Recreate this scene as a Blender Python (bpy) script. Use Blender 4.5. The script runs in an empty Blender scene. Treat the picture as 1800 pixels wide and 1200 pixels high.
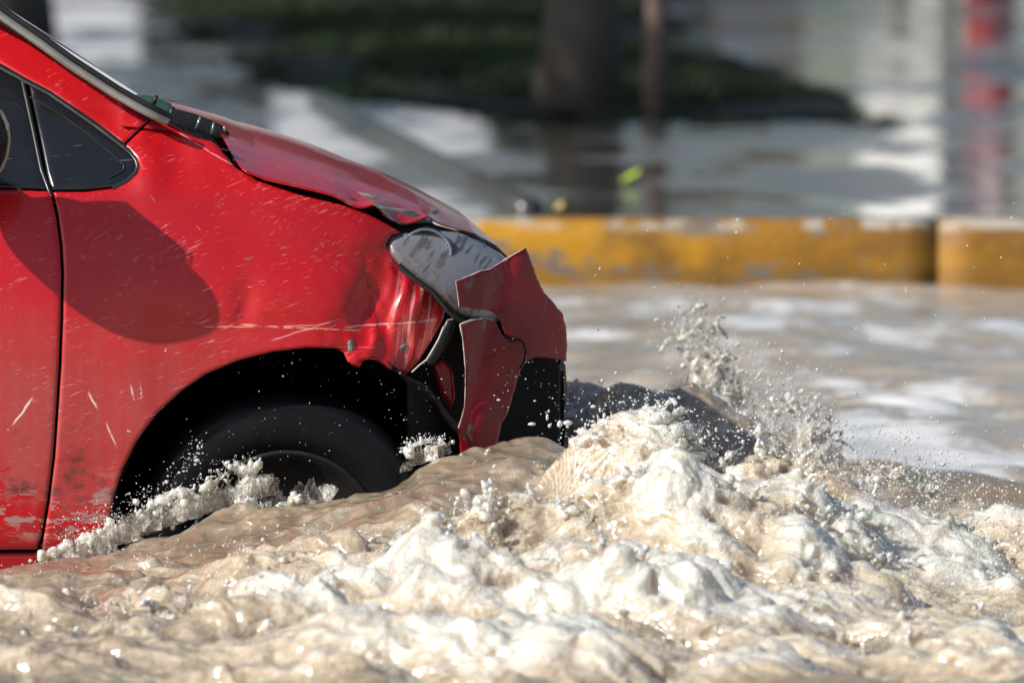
import bpy, math, random
import numpy as np
from mathutils import Vector, Matrix
from mathutils.geometry import delaunay_2d_cdt
SC = bpy.context.scene
COL = SC.collection
R = math.radians
rng = np.random.default_rng(7)
random.seed(7)

# ------------------------------------------------------------------ camera
F = 17600.0                      # focal length in photo pixels (1800 wide)
CAMH, CAMD = 1.63, 20.0
PITCH = math.atan(1024.0 / F)
cam_d = bpy.data.cameras.new("camera")
cam = bpy.data.objects.new("camera", cam_d)
COL.objects.link(cam)
cam.location = (0, -CAMD, CAMH)
cam.rotation_euler = (math.pi / 2 - PITCH, 0, 0)
cam_d.sensor_width = 36.0
cam_d.lens = 36.0 * F / 1800.0
cam_d.clip_end = 2000.0
cam_d.dof.use_dof = True
cam_d.dof.focus_distance = 19.93
cam_d.dof.aperture_fstop = 5.4
SC.camera = cam

# ------------------------------------------------------------------ light
SUN_DIR = Vector((1.77, 1.0, -1.40)).normalized()      # the way the light travels
SUN_EL = math.asin(-SUN_DIR.z)
SUN_AZ = math.atan2(-SUN_DIR.x, -SUN_DIR.y)             # towards the sun, clockwise from +Y
world = bpy.data.worlds.new("World")
SC.world = world
world.use_nodes = True
wn = world.node_tree.nodes
sky = wn.new("ShaderNodeTexSky")
sky.sky_type = 'NISHITA'
sky.sun_disc = False
sky.sun_elevation = SUN_EL
sky.sun_rotation = SUN_AZ
sky.air_density = 1.0
sky.dust_density = 1.5
wn["Background"].inputs[1].default_value = 0.08
world.node_tree.links.new(sky.outputs[0], wn["Background"].inputs[0])
sun_d = bpy.data.lights.new("sun", 'SUN')
sun_d.energy = 4.4
sun_d.angle = R(0.5)
sun_d.color = (1.0, 0.965, 0.91)
sun = bpy.data.objects.new("sun", sun_d)
COL.objects.link(sun)
sun.rotation_euler = SUN_DIR.to_track_quat('-Z', 'Y').to_euler()
SC.view_settings.view_transform = 'Standard'
SC.view_settings.look = 'None'
SC.view_settings.exposure = 0.25
SC.view_settings.gamma = 1.0
SC.cycles.use_denoising = True
SC.cycles.max_bounces = 10
SC.cycles.transparent_max_bounces = 12
SC.cycles.sample_clamp_indirect = 6.0

# ------------------------------------------------------------------ helpers
CP, SP = math.cos(PITCH), math.sin(PITCH)
def at(px, py, Y=0.0):
    """world point on the plane y=Y seen at photo pixel (px,py)"""
    px = np.asarray(px, float); py = np.asarray(py, float)
    u = (px - 900.0) / F; v = -(py - 600.0) / F
    dy = CP + v * SP
    dz = -SP + v * CP
    t = (Y + CAMD) / dy
    return t * u, CAMH + t * dz
def on_z(px, py, Z=0.0):
    u = (px - 900.0) / F; v = -(py - 600.0) / F
    t = (Z - CAMH) / (-SP + v * CP)
    return t * u, t * (CP + v * SP) - CAMD
def row_of(X, Y, Z):
    dy = Y + CAMD; dz = Z - CAMH
    depth = dy * CP - dz * SP
    return 600.0 - F * (dz * CP + dy * SP) / depth

_perm = np.random.default_rng(11).permutation(256)
_perm = np.concatenate([_perm, _perm, _perm])
_grad = np.random.default_rng(12).normal(size=(256, 3))
_grad /= np.linalg.norm(_grad, axis=1)[:, None]
def _hash(i, j, k):
    return _perm[_perm[_perm[i & 255] + (j & 255)] + (k & 255)]
def perlin(P, seed=0):
    P = np.asarray(P, float) + seed * 17.31
    I = np.floor(P).astype(int); f = P - I
    w = f * f * f * (f * (f * 6 - 15) + 10)
    out = 0
    for dx in (0, 1):
        for dy in (0, 1):
            for dz in (0, 1):
                g = _grad[_hash(I[:, 0] + dx, I[:, 1] + dy, I[:, 2] + dz)]
                d = g[:, 0] * (f[:, 0] - dx) + g[:, 1] * (f[:, 1] - dy) + g[:, 2] * (f[:, 2] - dz)
                ww = (w[:, 0] if dx else 1 - w[:, 0]) * (w[:, 1] if dy else 1 - w[:, 1]) * (w[:, 2] if dz else 1 - w[:, 2])
                out = out + ww * d
    return out * 1.5
_jit = np.random.default_rng(13).random((256, 3))
def worley(P, seed=0):
    P = np.asarray(P, float) + seed * 9.73
    I = np.floor(P).astype(int); f = P - I
    best = np.full(len(P), 9.0)
    for dx in (-1, 0, 1):
        for dy in (-1, 0, 1):
            for dz in (-1, 0, 1):
                j = _jit[_hash(I[:, 0] + dx, I[:, 1] + dy, I[:, 2] + dz)]
                d = (j[:, 0] + dx - f[:, 0]) ** 2 + (j[:, 1] + dy - f[:, 1]) ** 2 + (j[:, 2] + dz - f[:, 2]) ** 2
                best = np.minimum(best, d)
    return np.sqrt(best)
def fbm(P, octaves=4, seed=0):
    a, s, o = 1.0, 0.0, 0
    for k in range(octaves):
        o = o + a * perlin(P * 2.0 ** k, seed + k); s += a; a *= 0.5
    return o / s
def sstep(a, b, x):
    t = np.clip((x - a) / (b - a), 0, 1)
    return t * t * (3 - 2 * t)

def tag(o, label=None, cat=None, group=None, kind=None):
    if label: o["label"] = label
    if cat: o["category"] = cat
    if group: o["group"] = group
    if kind: o["kind"] = kind
    return o
def link_mesh(name, me, m=None, parent=None, smooth=True):
    o = bpy.data.objects.new(name, me)
    COL.objects.link(o)
    if m: me.materials.append(m)
    if smooth: me.shade_smooth()
    if parent is not None: o.parent = parent
    return o
ORIGIN = {}
def make(name, V, Fc, m=None, parent=None, smooth=True):
    V = np.asarray(V, float)
    if parent is not None:
        V = V - np.array(ORIGIN[parent.name])
    me = bpy.data.meshes.new(name)
    me.from_pydata(V.tolist(), [], [list(map(int, f)) for f in Fc])
    me.update()
    o = link_mesh(name, me, m, parent, smooth)
    if parent is not None: ORIGIN[o.name] = ORIGIN[parent.name]
    return o
def thing(name, loc, label, cat, group=None):
    o = bpy.data.objects.new(name, None)
    COL.objects.link(o)
    o.location = loc
    ORIGIN[o.name] = tuple(loc)
    return tag(o, label, cat, group)
class MB:
    def __init__(s): s.v = []; s.f = []
    def add(s, V, Fc):
        n = len(s.v); s.v += [tuple(map(float, p)) for p in V]; s.f += [[i + n for i in f] for f in Fc]; return s
    def box(s, c, d, M=None):
        P = [Vector((x * d[0] / 2, y * d[1] / 2, z * d[2] / 2)) for x in (-1, 1) for y in (-1, 1) for z in (-1, 1)]
        if M is not None: P = [M @ p for p in P]
        P = [p + Vector(c) for p in P]
        return s.add(P, [(0, 1, 3, 2), (4, 6, 7, 5), (0, 4, 5, 1), (2, 3, 7, 6), (0, 2, 6, 4), (1, 5, 7, 3)])
    def tube(s, pts, rad, n=10, cap=True):
        pts = [Vector(p) for p in pts]
        if not hasattr(rad, '__len__'): rad = [rad] * len(pts)
        V = []
        for i, p in enumerate(pts):
            a = pts[max(i - 1, 0)]; b = pts[min(i + 1, len(pts) - 1)]
            t = (b - a).normalized()
            up = Vector((0, 0, 1)) if abs(t.z) < .9 else Vector((1, 0, 0))
            e1 = t.cross(up).normalized(); e2 = t.cross(e1)
            for k in range(n):
                q = 2 * math.pi * k / n
                V.append(p + (e1 * math.cos(q) + e2 * math.sin(q)) * rad[i])
        Fc = [(i * n + k, i * n + (k + 1) % n, (i + 1) * n + (k + 1) % n, (i + 1) * n + k) for i in range(len(pts) - 1) for k in range(n)]
        if cap:
            Fc.append(tuple(range(n))[::-1]); Fc.append(tuple((len(pts) - 1) * n + k for k in range(n)))
        return s.add(V, Fc)
    def lathe(s, prof, c, n=64, tilt=None):
        """profile of (radius, y) turned about the y axis through c"""
        V = []
        for r, y in prof:
            for k in range(n):
                q = 2 * math.pi * k / n
                p = Vector((r * math.cos(q), y, r * math.sin(q)))
                if tilt is not None: p = tilt @ p
                V.append(p + Vector(c))
        Fc = [(i * n + k, (i + 1) * n + k, (i + 1) * n + (k + 1) % n, i * n + (k + 1) % n) for i in range(len(prof) - 1) for k in range(n)]
        return s.add(V, Fc)
    def build(s, name, m, parent=None, smooth=False):
        return make(name, s.v, s.f, m, parent, smooth)
def grid_faces(nu, nv, off=0):
    return [(off + i * nv + j, off + (i + 1) * nv + j, off + (i + 1) * nv + j + 1, off + i * nv + j + 1) for i in range(nu - 1) for j in range(nv - 1)]

# ------------------------------------------------------------------ materials
class NT:
    def __init__(s, name):
        s.m = bpy.data.materials.new(name); s.m.use_nodes = True
        s.t = s.m.node_tree; s.n = s.t.nodes; s.b = s.n["Principled BSDF"]
        s.co = s.n.new("ShaderNodeTexCoord")
    def L(s, a, b): s.t.links.new(a, b)
    def setv(s, inp, v):
        if isinstance(v, bpy.types.NodeSocket): s.L(v, inp)
        elif isinstance(v, (tuple, list)) and len(v) == 3 and inp.type == 'RGBA': inp.default_value = (*v, 1)
        else: inp.default_value = v
    def P(s, **k):
        for a, v in k.items(): s.setv(s.b.inputs[a.replace('_', ' ')], v)
        return s
    def map(s, scale=(1, 1, 1), rot=(0, 0, 0), loc=(0, 0, 0), src='Object'):
        q = s.n.new("ShaderNodeMapping")
        s.L(s.co.outputs[src], q.inputs[0])
        if any(rot):        # turn first, then stretch
            q.vector_type = 'TEXTURE'; scale = tuple(1.0 / v for v in scale)
        q.inputs[1].default_value = loc; q.inputs[2].default_value = rot; q.inputs[3].default_value = scale
        return q.outputs[0]
    def noise(s, scale=5, detail=4, rough=.5, vec=None, dist=0.0, col=False):
        q = s.n.new("ShaderNodeTexNoise")
        q.inputs["Scale"].default_value = scale; q.inputs["Detail"].default_value = detail
        q.inputs["Roughness"].default_value = rough; q.inputs["Distortion"].default_value = dist
        s.L(vec if vec is not None else s.co.outputs['Object'], q.inputs["Vector"])
        return q.outputs[1 if col else 0]
    def voro(s, scale=5, vec=None, feature='F1', out=0, rnd=1.0):
        q = s.n.new("ShaderNodeTexVoronoi"); q.feature = feature
        q.inputs["Scale"].default_value = scale; q.inputs["Randomness"].default_value = rnd
        s.L(vec if vec is not None else s.co.outputs['Object'], q.inputs["Vector"])
        return q.outputs[out]
    def math(s, op, a, b=0.0, c=0.0, clamp=False):
        q = s.n.new("ShaderNodeMath"); q.operation = op; q.use_clamp = clamp
        for i, v in enumerate((a, b, c)): s.setv(q.inputs[i], v)
        return q.outputs[0]
    def ss(s, x, a, b, lo=0.0, hi=1.0):
        q = s.n.new("ShaderNodeMapRange"); q.interpolation_type = 'SMOOTHSTEP'
        s.setv(q.inputs[0], x); s.setv(q.inputs[1], a); s.setv(q.inputs[2], b)
        q.inputs[3].default_value = lo; q.inputs[4].default_value = hi
        return q.outputs[0]
    def mix(s, f, a, b):
        q = s.n.new("ShaderNodeMix"); q.data_type = 'RGBA'
        s.setv(q.inputs[0], f); s.setv(q.inputs[6], a); s.setv(q.inputs[7], b)
        return q.outputs[2]
    def sep(s, src='Object'):
        q = s.n.new("ShaderNodeSeparateXYZ"); s.L(s.co.outputs[src], q.inputs[0]); return q.outputs
    def attr(s, name):
        q = s.n.new("ShaderNodeAttribute"); q.attribute_name = name; return q.outputs["Fac"]
    def bump(s, h, strength=.3, dist=.01, nrm=None):
        q = s.n.new("ShaderNodeBump"); q.inputs["Strength"].default_value = strength; q.inputs["Distance"].default_value = dist
        s.L(h, q.inputs["Height"])
        if nrm is not None: s.L(nrm, q.inputs["Normal"])
        return q.outputs[0]
def simple(name, col, rough=.5, metal=0.0, var=.25, nscale=12, bump=0.0, **k):
    q = NT(name)
    n = q.noise(nscale, 5, .6)
    c2 = tuple(max(0, c * (1 - var)) for c in col); c1 = tuple(min(1, c * (1 + var)) for c in col)
    q.P(Base_Color=q.mix(n, c2, c1), Roughness=q.ss(n, .25, .8, max(0, rough - .08), min(1, rough + .1)), Metallic=metal, **k)
    if bump: q.P(Normal=q.bump(q.noise(nscale * 4, 5, .6), bump, .01))
    return q.m

def paint_material():
    q = NT("red_car_paint")
    red, deep = (0.50, 0.0055, 0.010), (0.33, 0.003, 0.006)
    base = q.mix(q.ss(q.noise(2.2, 3), .3, .7), deep, red)
    base = q.mix(.5, base, red)
    x, y, z = q.sep()
    big = q.noise(3.5, 3, .5)
    # mud film on the lower side, with streaks running down and patches rubbed clean
    streak = q.noise(1.0, 5, .6, vec=q.map((38, 8, 1.6)))
    zz = q.math('ADD', z, q.math('MULTIPLY', q.math('SUBTRACT', q.noise(7, 5, .65), .5), .16))
    film = q.math('MULTIPLY', q.ss(zz, .83, .58), q.ss(zz, .355, .385))
    film = q.math('MULTIPLY', film, q.math('MULTIPLY', q.ss(x, .15, -.22), q.ss(x, -.40, -.50, .72, 1.0)))
    film = q.math('MULTIPLY', film, q.ss(streak, .15, .85, .45, 1.0))
    rub = q.ss(q.noise(11, 6, .62, vec=q.map((1, 1, 1.7))), .56, .60)
    rub = q.math('MULTIPLY', rub, q.ss(z, .50, .42))
    film = q.math('MULTIPLY', film, q.math('SUBTRACT', 1.0, rub))
    base = q.mix(q.math('MULTIPLY', film, .44), base, (.25, .155, .14))
    low = q.math('MULTIPLY', q.ss(q.noise(24, 6, .68, vec=q.map((.55, 1, 1.6))), .53, .57), q.math('MULTIPLY', q.ss(z, .46, .40), q.ss(z, .285, .33)))
    low = q.math('MULTIPLY', low, q.ss(x, -.25, -.42))
    base = q.mix(q.math('MULTIPLY', low, .75), base, (.34, .27, .24))
    # fine scratches in two directions, gathered in worn zones
    scr = None
    for ang, sc, th, sd in ((R(-24), 1.3, .685, 0), (R(-14), 1.9, .68, 3.1), (R(-35), 2.4, .695, 5.2), (R(52), 1.4, .73, 7.7)):
        v = q.map((18 * sc, 16, 220 * sc), (0, ang, 0), (sd, sd, sd))
        n = q.ss(q.noise(1.0, 2, .5, vec=v), th - .035, th + .015)
        m_ = q.ss(q.noise(9, 3, .6, vec=q.map((1, 1, 1), (0, 0, 0), (sd * 2 + 1, 0, 3))), .50, .60)
        n = q.math('MULTIPLY', n, m_)
        scr = n if scr is None else q.math('MAXIMUM', scr, n)
    longs = q.ss(q.noise(1.0, 1, .4, vec=q.map((2.2, 8, 260), (0, R(2), 0), (5, 0, 2))), .74, .77)
    longs = q.math('MULTIPLY', longs, q.math('MULTIPLY', q.ss(z, .66, .70), q.ss(z, .77, .73)))
    scr = q.math('MAXIMUM', scr, longs)
    vert = q.ss(q.noise(1.0, 2, .5, vec=q.map((170, 10, 7), (0, R(6), 0), (2, 4, 1))), .71, .75)
    vert = q.math('MULTIPLY', vert, q.math('MULTIPLY', q.ss(z, .74, .62), q.ss(big, .45, .6)))
    scr = q.math('MAXIMUM', scr, q.math('MULTIPLY', vert, .7))
    base = q.mix(q.math('MULTIPLY', scr, .36), base, (.72, .40, .36))
    sm_ = q.math('MULTIPLY', q.math('MULTIPLY', q.ss(x, .20, .245), q.ss(x, .335, .315)), q.math('MULTIPLY', q.ss(z, .63, .68), q.ss(z, .86, .80)))
    sc2 = q.ss(q.noise(1.0, 3, .6, vec=q.map((90, 10, 5), (0, R(8), 0))), .50, .64)
    base = q.mix(q.math('MULTIPLY', q.math('MULTIPLY', sc2, sm_), .55), base, (.74, .45, .42))
    # single long scratches, each along its own line
    wv = q.math('MULTIPLY', q.math('SUBTRACT', q.noise(14, 3, .6), .5), .012)
    brk = q.ss(q.noise(40, 3, .6), .36, .50)
    for x1, y1, x2, y2, wd, colr, st in ((415, 569, 640, 583, .0014, (.66, .42, .20), .7), (350, 575, 560, 571, .0010, (.72, .45, .40), .6), (600, 577, 770, 565, .0016, (.75, .5, .45), .6),
                                         (152, 684, 172, 722, .0018, (.85, .75, .72), .8), (226, 672, 236, 708, .0016, (.8, .6, .56), .8), (243, 670, 250, 712, .0018, (.8, .6, .56), .8),
                                         (18, 752, 58, 694, .0018, (.85, .78, .74), .8), (182, 738, 206, 792, .0016, (.8, .6, .56), .6), (470, 600, 600, 560, .0014, (.75, .5, .45), .5),
                                         (640, 470, 668, 600, .0018, (.10, .01, .012), .6), (705, 470, 690, 640, .0022, (.10, .02, .02), .7), (300, 232, 420, 300, .0010, (.75, .5, .45), .5)):
        ax, az = (x1 - 900) / 880 + .45, (1010 - y1) / 880 + .235; bx, bz = (x2 - 900) / 880 + .45, (1010 - y2) / 880 + .235
        L = math.hypot(bx - ax, bz - az); ux, uz = (bx - ax) / L, (bz - az) / L
        t = q.math('ADD', q.math('MULTIPLY', x, ux), q.math('ADD', q.math('MULTIPLY', z, uz), -(ax * ux + az * uz)))
        d = q.math('ABSOLUTE', q.math('ADD', wv, q.math('ADD', q.math('MULTIPLY', x, -uz), q.math('ADD', q.math('MULTIPLY', z, ux), ax * uz - az * ux))))
        m_ = q.math('MULTIPLY', q.ss(d, wd * 1.6, wd * .5), q.math('MULTIPLY', q.ss(t, 0, .02), q.ss(t, L, L - .02)))
        base = q.mix(q.math('MULTIPLY', q.math('MULTIPLY', m_, brk), st), base, colr)
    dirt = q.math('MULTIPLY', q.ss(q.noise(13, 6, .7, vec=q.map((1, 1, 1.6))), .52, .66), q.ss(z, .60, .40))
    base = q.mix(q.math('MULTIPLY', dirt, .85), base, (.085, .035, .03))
    grime = q.math('MULTIPLY', q.ss(q.noise(30, 6, .72), .50, .66), q.math('MULTIPLY', q.ss(x, .17, .23), q.ss(x, .36, .30)))
    base = q.mix(q.math('MULTIPLY', grime, .6), base, (.16, .03, .03))
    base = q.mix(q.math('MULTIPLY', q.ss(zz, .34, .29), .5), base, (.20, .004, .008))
    # stone chips and grey scuffs
    chip = q.ss(q.noise(46, 3, .55), .735, .76)
    chip = q.math('MULTIPLY', chip, q.ss(q.noise(5, 2), .45, .6))
    scuff = q.math('MULTIPLY', q.ss(q.noise(17, 5, .7, vec=q.map((1, 1, 2.2), (0, R(-20), 0))), .665, .71), q.ss(x, -.45, -.2))
    base = q.mix(q.math('MULTIPLY', scuff, .6), base, (.23, .14, .12))
    base = q.mix(chip, base, (.55, .40, .36))
    rough = q.math('ADD', q.math('MULTIPLY', film, .35), q.math('ADD', q.math('MULTIPLY', scr, .3), .30), clamp=True)
    coat = q.math('SUBTRACT', .55, q.math('MULTIPLY', film, .5), clamp=True)
    h = q.noise(60, 4, .6)
    q.P(Base_Color=base, Roughness=rough, Coat_Weight=coat, Coat_Roughness=.10, Specular_IOR_Level=.35,
        Normal=q.bump(q.math('ADD', q.math('MULTIPLY', h, .4), q.math('MULTIPLY', q.noise(14, 3), 1.0)), .10, .010))
    return q.m
def bumper_material():
    q = NT("scuffed_bumper_paint")
    red = (0.36, 0.004, 0.009)
    base = q.mix(q.ss(q.noise(6, 4), .35, .7), (.22, .003, .006), red)
    haze_ = q.math('MULTIPLY', q.ss(q.noise(9, 5, .65), .42, .62), .12)
    base = q.mix(haze_, base, (.30, .12, .12))
    scuff = q.ss(q.noise(24, 5, .65, vec=q.map((1.4, 1, .8), (0, R(15), 0))), .605, .67)
    base = q.mix(q.math('MULTIPLY', scuff, .8), base, (.17, .14, .12))
    crack = q.ss(q.voro(9, q.map((1, 1, 1.2)), 'DISTANCE_TO_EDGE'), .012, .004)
    crack = q.math('MULTIPLY', crack, q.ss(q.noise(5, 3), .54, .60))
    base = q.mix(crack, base, (.02, .005, .005))
    spk = q.ss(q.noise(90, 2, .5), .76, .78)
    base = q.mix(spk, base, (.55, .45, .42))
    q.P(Base_Color=base, Roughness=q.math('ADD', q.math('MULTIPLY', haze_, .9), .25), Coat_Weight=.35, Coat_Roughness=.14, Specular_IOR_Level=.3,
        Normal=q.bump(q.noise(30, 4, .6), .12, .008))
    return q.m
PAINT = paint_material()
BUMPER = bumper_material()
BLACK = simple("black_plastic", (.008, .008, .009), .45, var=.4, nscale=30, bump=.15)
LINER = simple("wet_black_liner", (.004, .004, .004), .42, var=.5, nscale=40, bump=.35, Specular_IOR_Level=.25)
RUBBER = simple("tyre_rubber", (.008, .008, .010), .45, var=.3, nscale=20, bump=.1, Specular_IOR_Level=.18)
RIM = simple("dirty_steel_rim", (.009, .008, .0075), .5, 0.0, var=.4, nscale=15)
TRIM = simple("grey_window_trim", (.34, .32, .28), .28, .5, var=.3, nscale=25)
RAWEDGE = simple("torn_plastic_edge", (.62, .56, .50), .6, var=.25, nscale=60)
GLASS_D = NT("dark_window_glass")
GLASS_D.P(Base_Color=GLASS_D.mix(GLASS_D.ss(GLASS_D.noise(1, 2, .5, vec=GLASS_D.map((14, 14, 190), (0, R(-4), 0))), .70, .74), (.010, .011, .013), (.12, .12, .12)),
          Roughness=GLASS_D.ss(GLASS_D.noise(8, 4), .3, .8, .06, .3), Coat_Weight=.5, Coat_Roughness=.05)
GLASS_D = GLASS_D.m
GLASS_G = NT("green_tinted_glass").P(Base_Color=(.05, .11, .085), Roughness=.06, Transmission_Weight=.35, IOR=1.5, Coat_Weight=.5).m
FLAKE = simple("bare_filler", (.22, .25, .21), .6, var=.3, nscale=60)

# ------------------------------------------------------------------ the damaged car
CAR = thing("damaged_car", (-0.45, 0.86, -0.235), "battered red hatchback ploughing through brown flood water with its broken bumper hanging", "car")
ROW0 = 1010.0
DENTS = [  # px, py, rx, ry, angle, inward metres
    (668, 520, 34, 80, R(18), .018), (640, 560, 40, 36, 0, .008), (428, 535, 20, 46, R(10), .007),
    (560, 450, 120, 60, R(10), .006), (300, 255, 30, 48, R(-20), .010), (262, 305, 34, 46, R(10), -.011),
    (240, 225, 24, 24, 0, -.004), (345, 430, 90, 120, 0, -.004), (500, 575, 150, 20, 0, .004),
    (180, 215, 46, 30, R(30), .007), (730, 560, 34, 50, R(10), -.010), (700, 600, 20, 30, 0, .008),
    (160, 640, 60, 150, 0, .004), (640, 420, 46, 30, R(30), -.005), (610, 620, 24, 18, 0, .006),
]
CREASES = [  # x1,y1,x2,y2,width px, inward metres
    (692, 455, 640, 640, 10, -.010), (716, 470, 690, 640, 8, -.007), (742, 490, 716, 640, 7, -.008),
    (700, 470, 668, 640, 7, .006), (730, 495, 704, 640, 6, .005), (650, 440, 622, 560, 16, .008),
    (390, 571, 600, 580, 9, -.004), (600, 580, 760, 560, 8, .004), (610, 590, 625, 640, 6, -.006),
    (757, 510, 745, 610, 6, .006), (560, 590, 600, 560, 12, .004), (200, 176, 216, 214, 7, -.005),
    (430, 500, 400, 575, 10, -.003), (640, 640, 690, 560, 8, -.004), (290, 215, 262, 262, 10, .004),
    (770, 520, 730, 650, 5, -.005), (664, 520, 640, 560, 6, .005),
]
def px_of(X, Z):
    return 900.0 + X * F / CAMD, ROW0 - Z * F / CAMD
def dents(X, Z):
    px, py = px_of(X, Z)
    y = np.zeros_like(X)
    for cx, cy, rx, ry, a, amp in DENTS:
        dx, dy = px - cx, py - cy
        u = (dx * math.cos(a) + dy * math.sin(a)) / rx; v = (-dx * math.sin(a) + dy * math.cos(a)) / ry
        y += amp * np.exp(-(u * u + v * v))
    wob = 5 * np.sin(py / 17.0) + 3 * np.sin(px / 11.0 + py / 29.0)
    for x1, y1, x2, y2, w, amp in CREASES:
        L2 = (x2 - x1) ** 2 + (y2 - y1) ** 2
        t = ((px - x1) * (x2 - x1) + (py - y1) * (y2 - y1)) / L2
        d = ((px - x1) * (y2 - y1) - (py - y1) * (x2 - x1)) / math.sqrt(L2) + wob
        env = sstep(-.15, .2, t) * (1 - sstep(.8, 1.15, t))
        y += amp * env * np.exp(-np.abs(d) / (w * 1.15)) * (.75 + .25 * np.sin(t * 9 + x1))
    return y
def S_side(X, Z):
    nose = np.clip(X + .48, 0, None)
    y = 1.15 * nose ** 2.2 + .42 * np.clip(Z - .40, 0, None) ** 2 + .20 * np.clip(.30 - Z, 0, None) ** 2
    y += .30 * np.clip(Z - .76, 0, None)
    return y
def S_dent(X, Z):
    P = np.stack([X * 5, X * 0, Z * 5], -1).reshape(-1, 3)
    n = perlin(P * 2.2, 6).reshape(X.shape) * .0018 + perlin(P, 3).reshape(X.shape) * .004 + perlin(P * 3, 4).reshape(X.shape) * .0014 * sstep(-.35, -.1, X)
    px, py = px_of(X, Z)
    m = np.exp(-(((px - 690) / 95) ** 2 + ((py - 545) / 100) ** 2)) + .35 * np.exp(-(((px - 250) / 70) ** 2 + ((py - 260) / 60) ** 2))
    Pc = np.stack([X * 9 + Z * 2.5, 0 * X, Z * 4.5], -1).reshape(-1, 3)
    n = n + m * (.016 * (np.abs(perlin(Pc, 15)) - .25) + .007 * (np.abs(perlin(Pc * 2.3, 16)) - .25)).reshape(X.shape)
    return S_side(X, Z) + dents(X, Z) + n
def S_off(d, f=S_side):
    return lambda X, Z: f(X, Z) + d
def S_bumper(X, Z):
    u = X + .12
    P = np.stack([X * 6, X * 0, Z * 6], -1).reshape(-1, 3)
    return .015 + .80 * np.clip(u, -.02, None) + 1.7 * np.clip(u - .14, 0, None) ** 2 + .16 * (Z - .35) ** 2 + perlin(P, 8).reshape(X.shape) * .012 + perlin(P * 2.6, 9).reshape(X.shape) * .003 + .012 * np.exp(-((X + .07 - .25 * (Z - .4)) / .022) ** 2)
def solve(px, py, S):
    px = np.asarray(px, float); py = np.asarray(py, float)
    y = np.zeros_like(px)
    for _ in range(6):
        X, Z = at(px, py, y); y = S(X, Z)
    return X, Z
def densify(P, step):
    P = np.asarray(P, float); out = []
    for a, b in zip(P, np.roll(P, -1, 0)):
        n = max(1, int(np.ceil(np.linalg.norm(b - a) / step)))
        out += [a + (b - a) * k / n for k in range(n)]
    return np.array(out)
def rounded(P, it=2):
    P = np.asarray(P, float)
    for _ in range(it):
        Q = np.roll(P, -1, 0)
        P = np.stack([.75 * P + .25 * Q, .25 * P + .75 * Q], 1).reshape(-1, 2)
    return P
def inside(poly, P):
    x, y = P[:, 0], P[:, 1]; c = np.zeros(len(P), bool)
    for (x1, y1), (x2, y2) in zip(poly, np.roll(poly, -1, 0)):
        m = (y1 > y) != (y2 > y)
        if y1 != y2: c ^= m & (x < (x2 - x1) * (y - y1) / (y2 - y1) + x1)
    return c
def bdist(poly, P):
    d = np.full(len(P), 9.0)
    for a, b in zip(poly, np.roll(poly, -1, 0)):
        ab = b - a; L = ab @ ab
        if L < 1e-14: continue
        t = np.clip(((P - a) @ ab) / L, 0, 1)
        d = np.minimum(d, np.linalg.norm(P - (a + t[:, None] * ab), axis=1))
    return d
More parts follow.
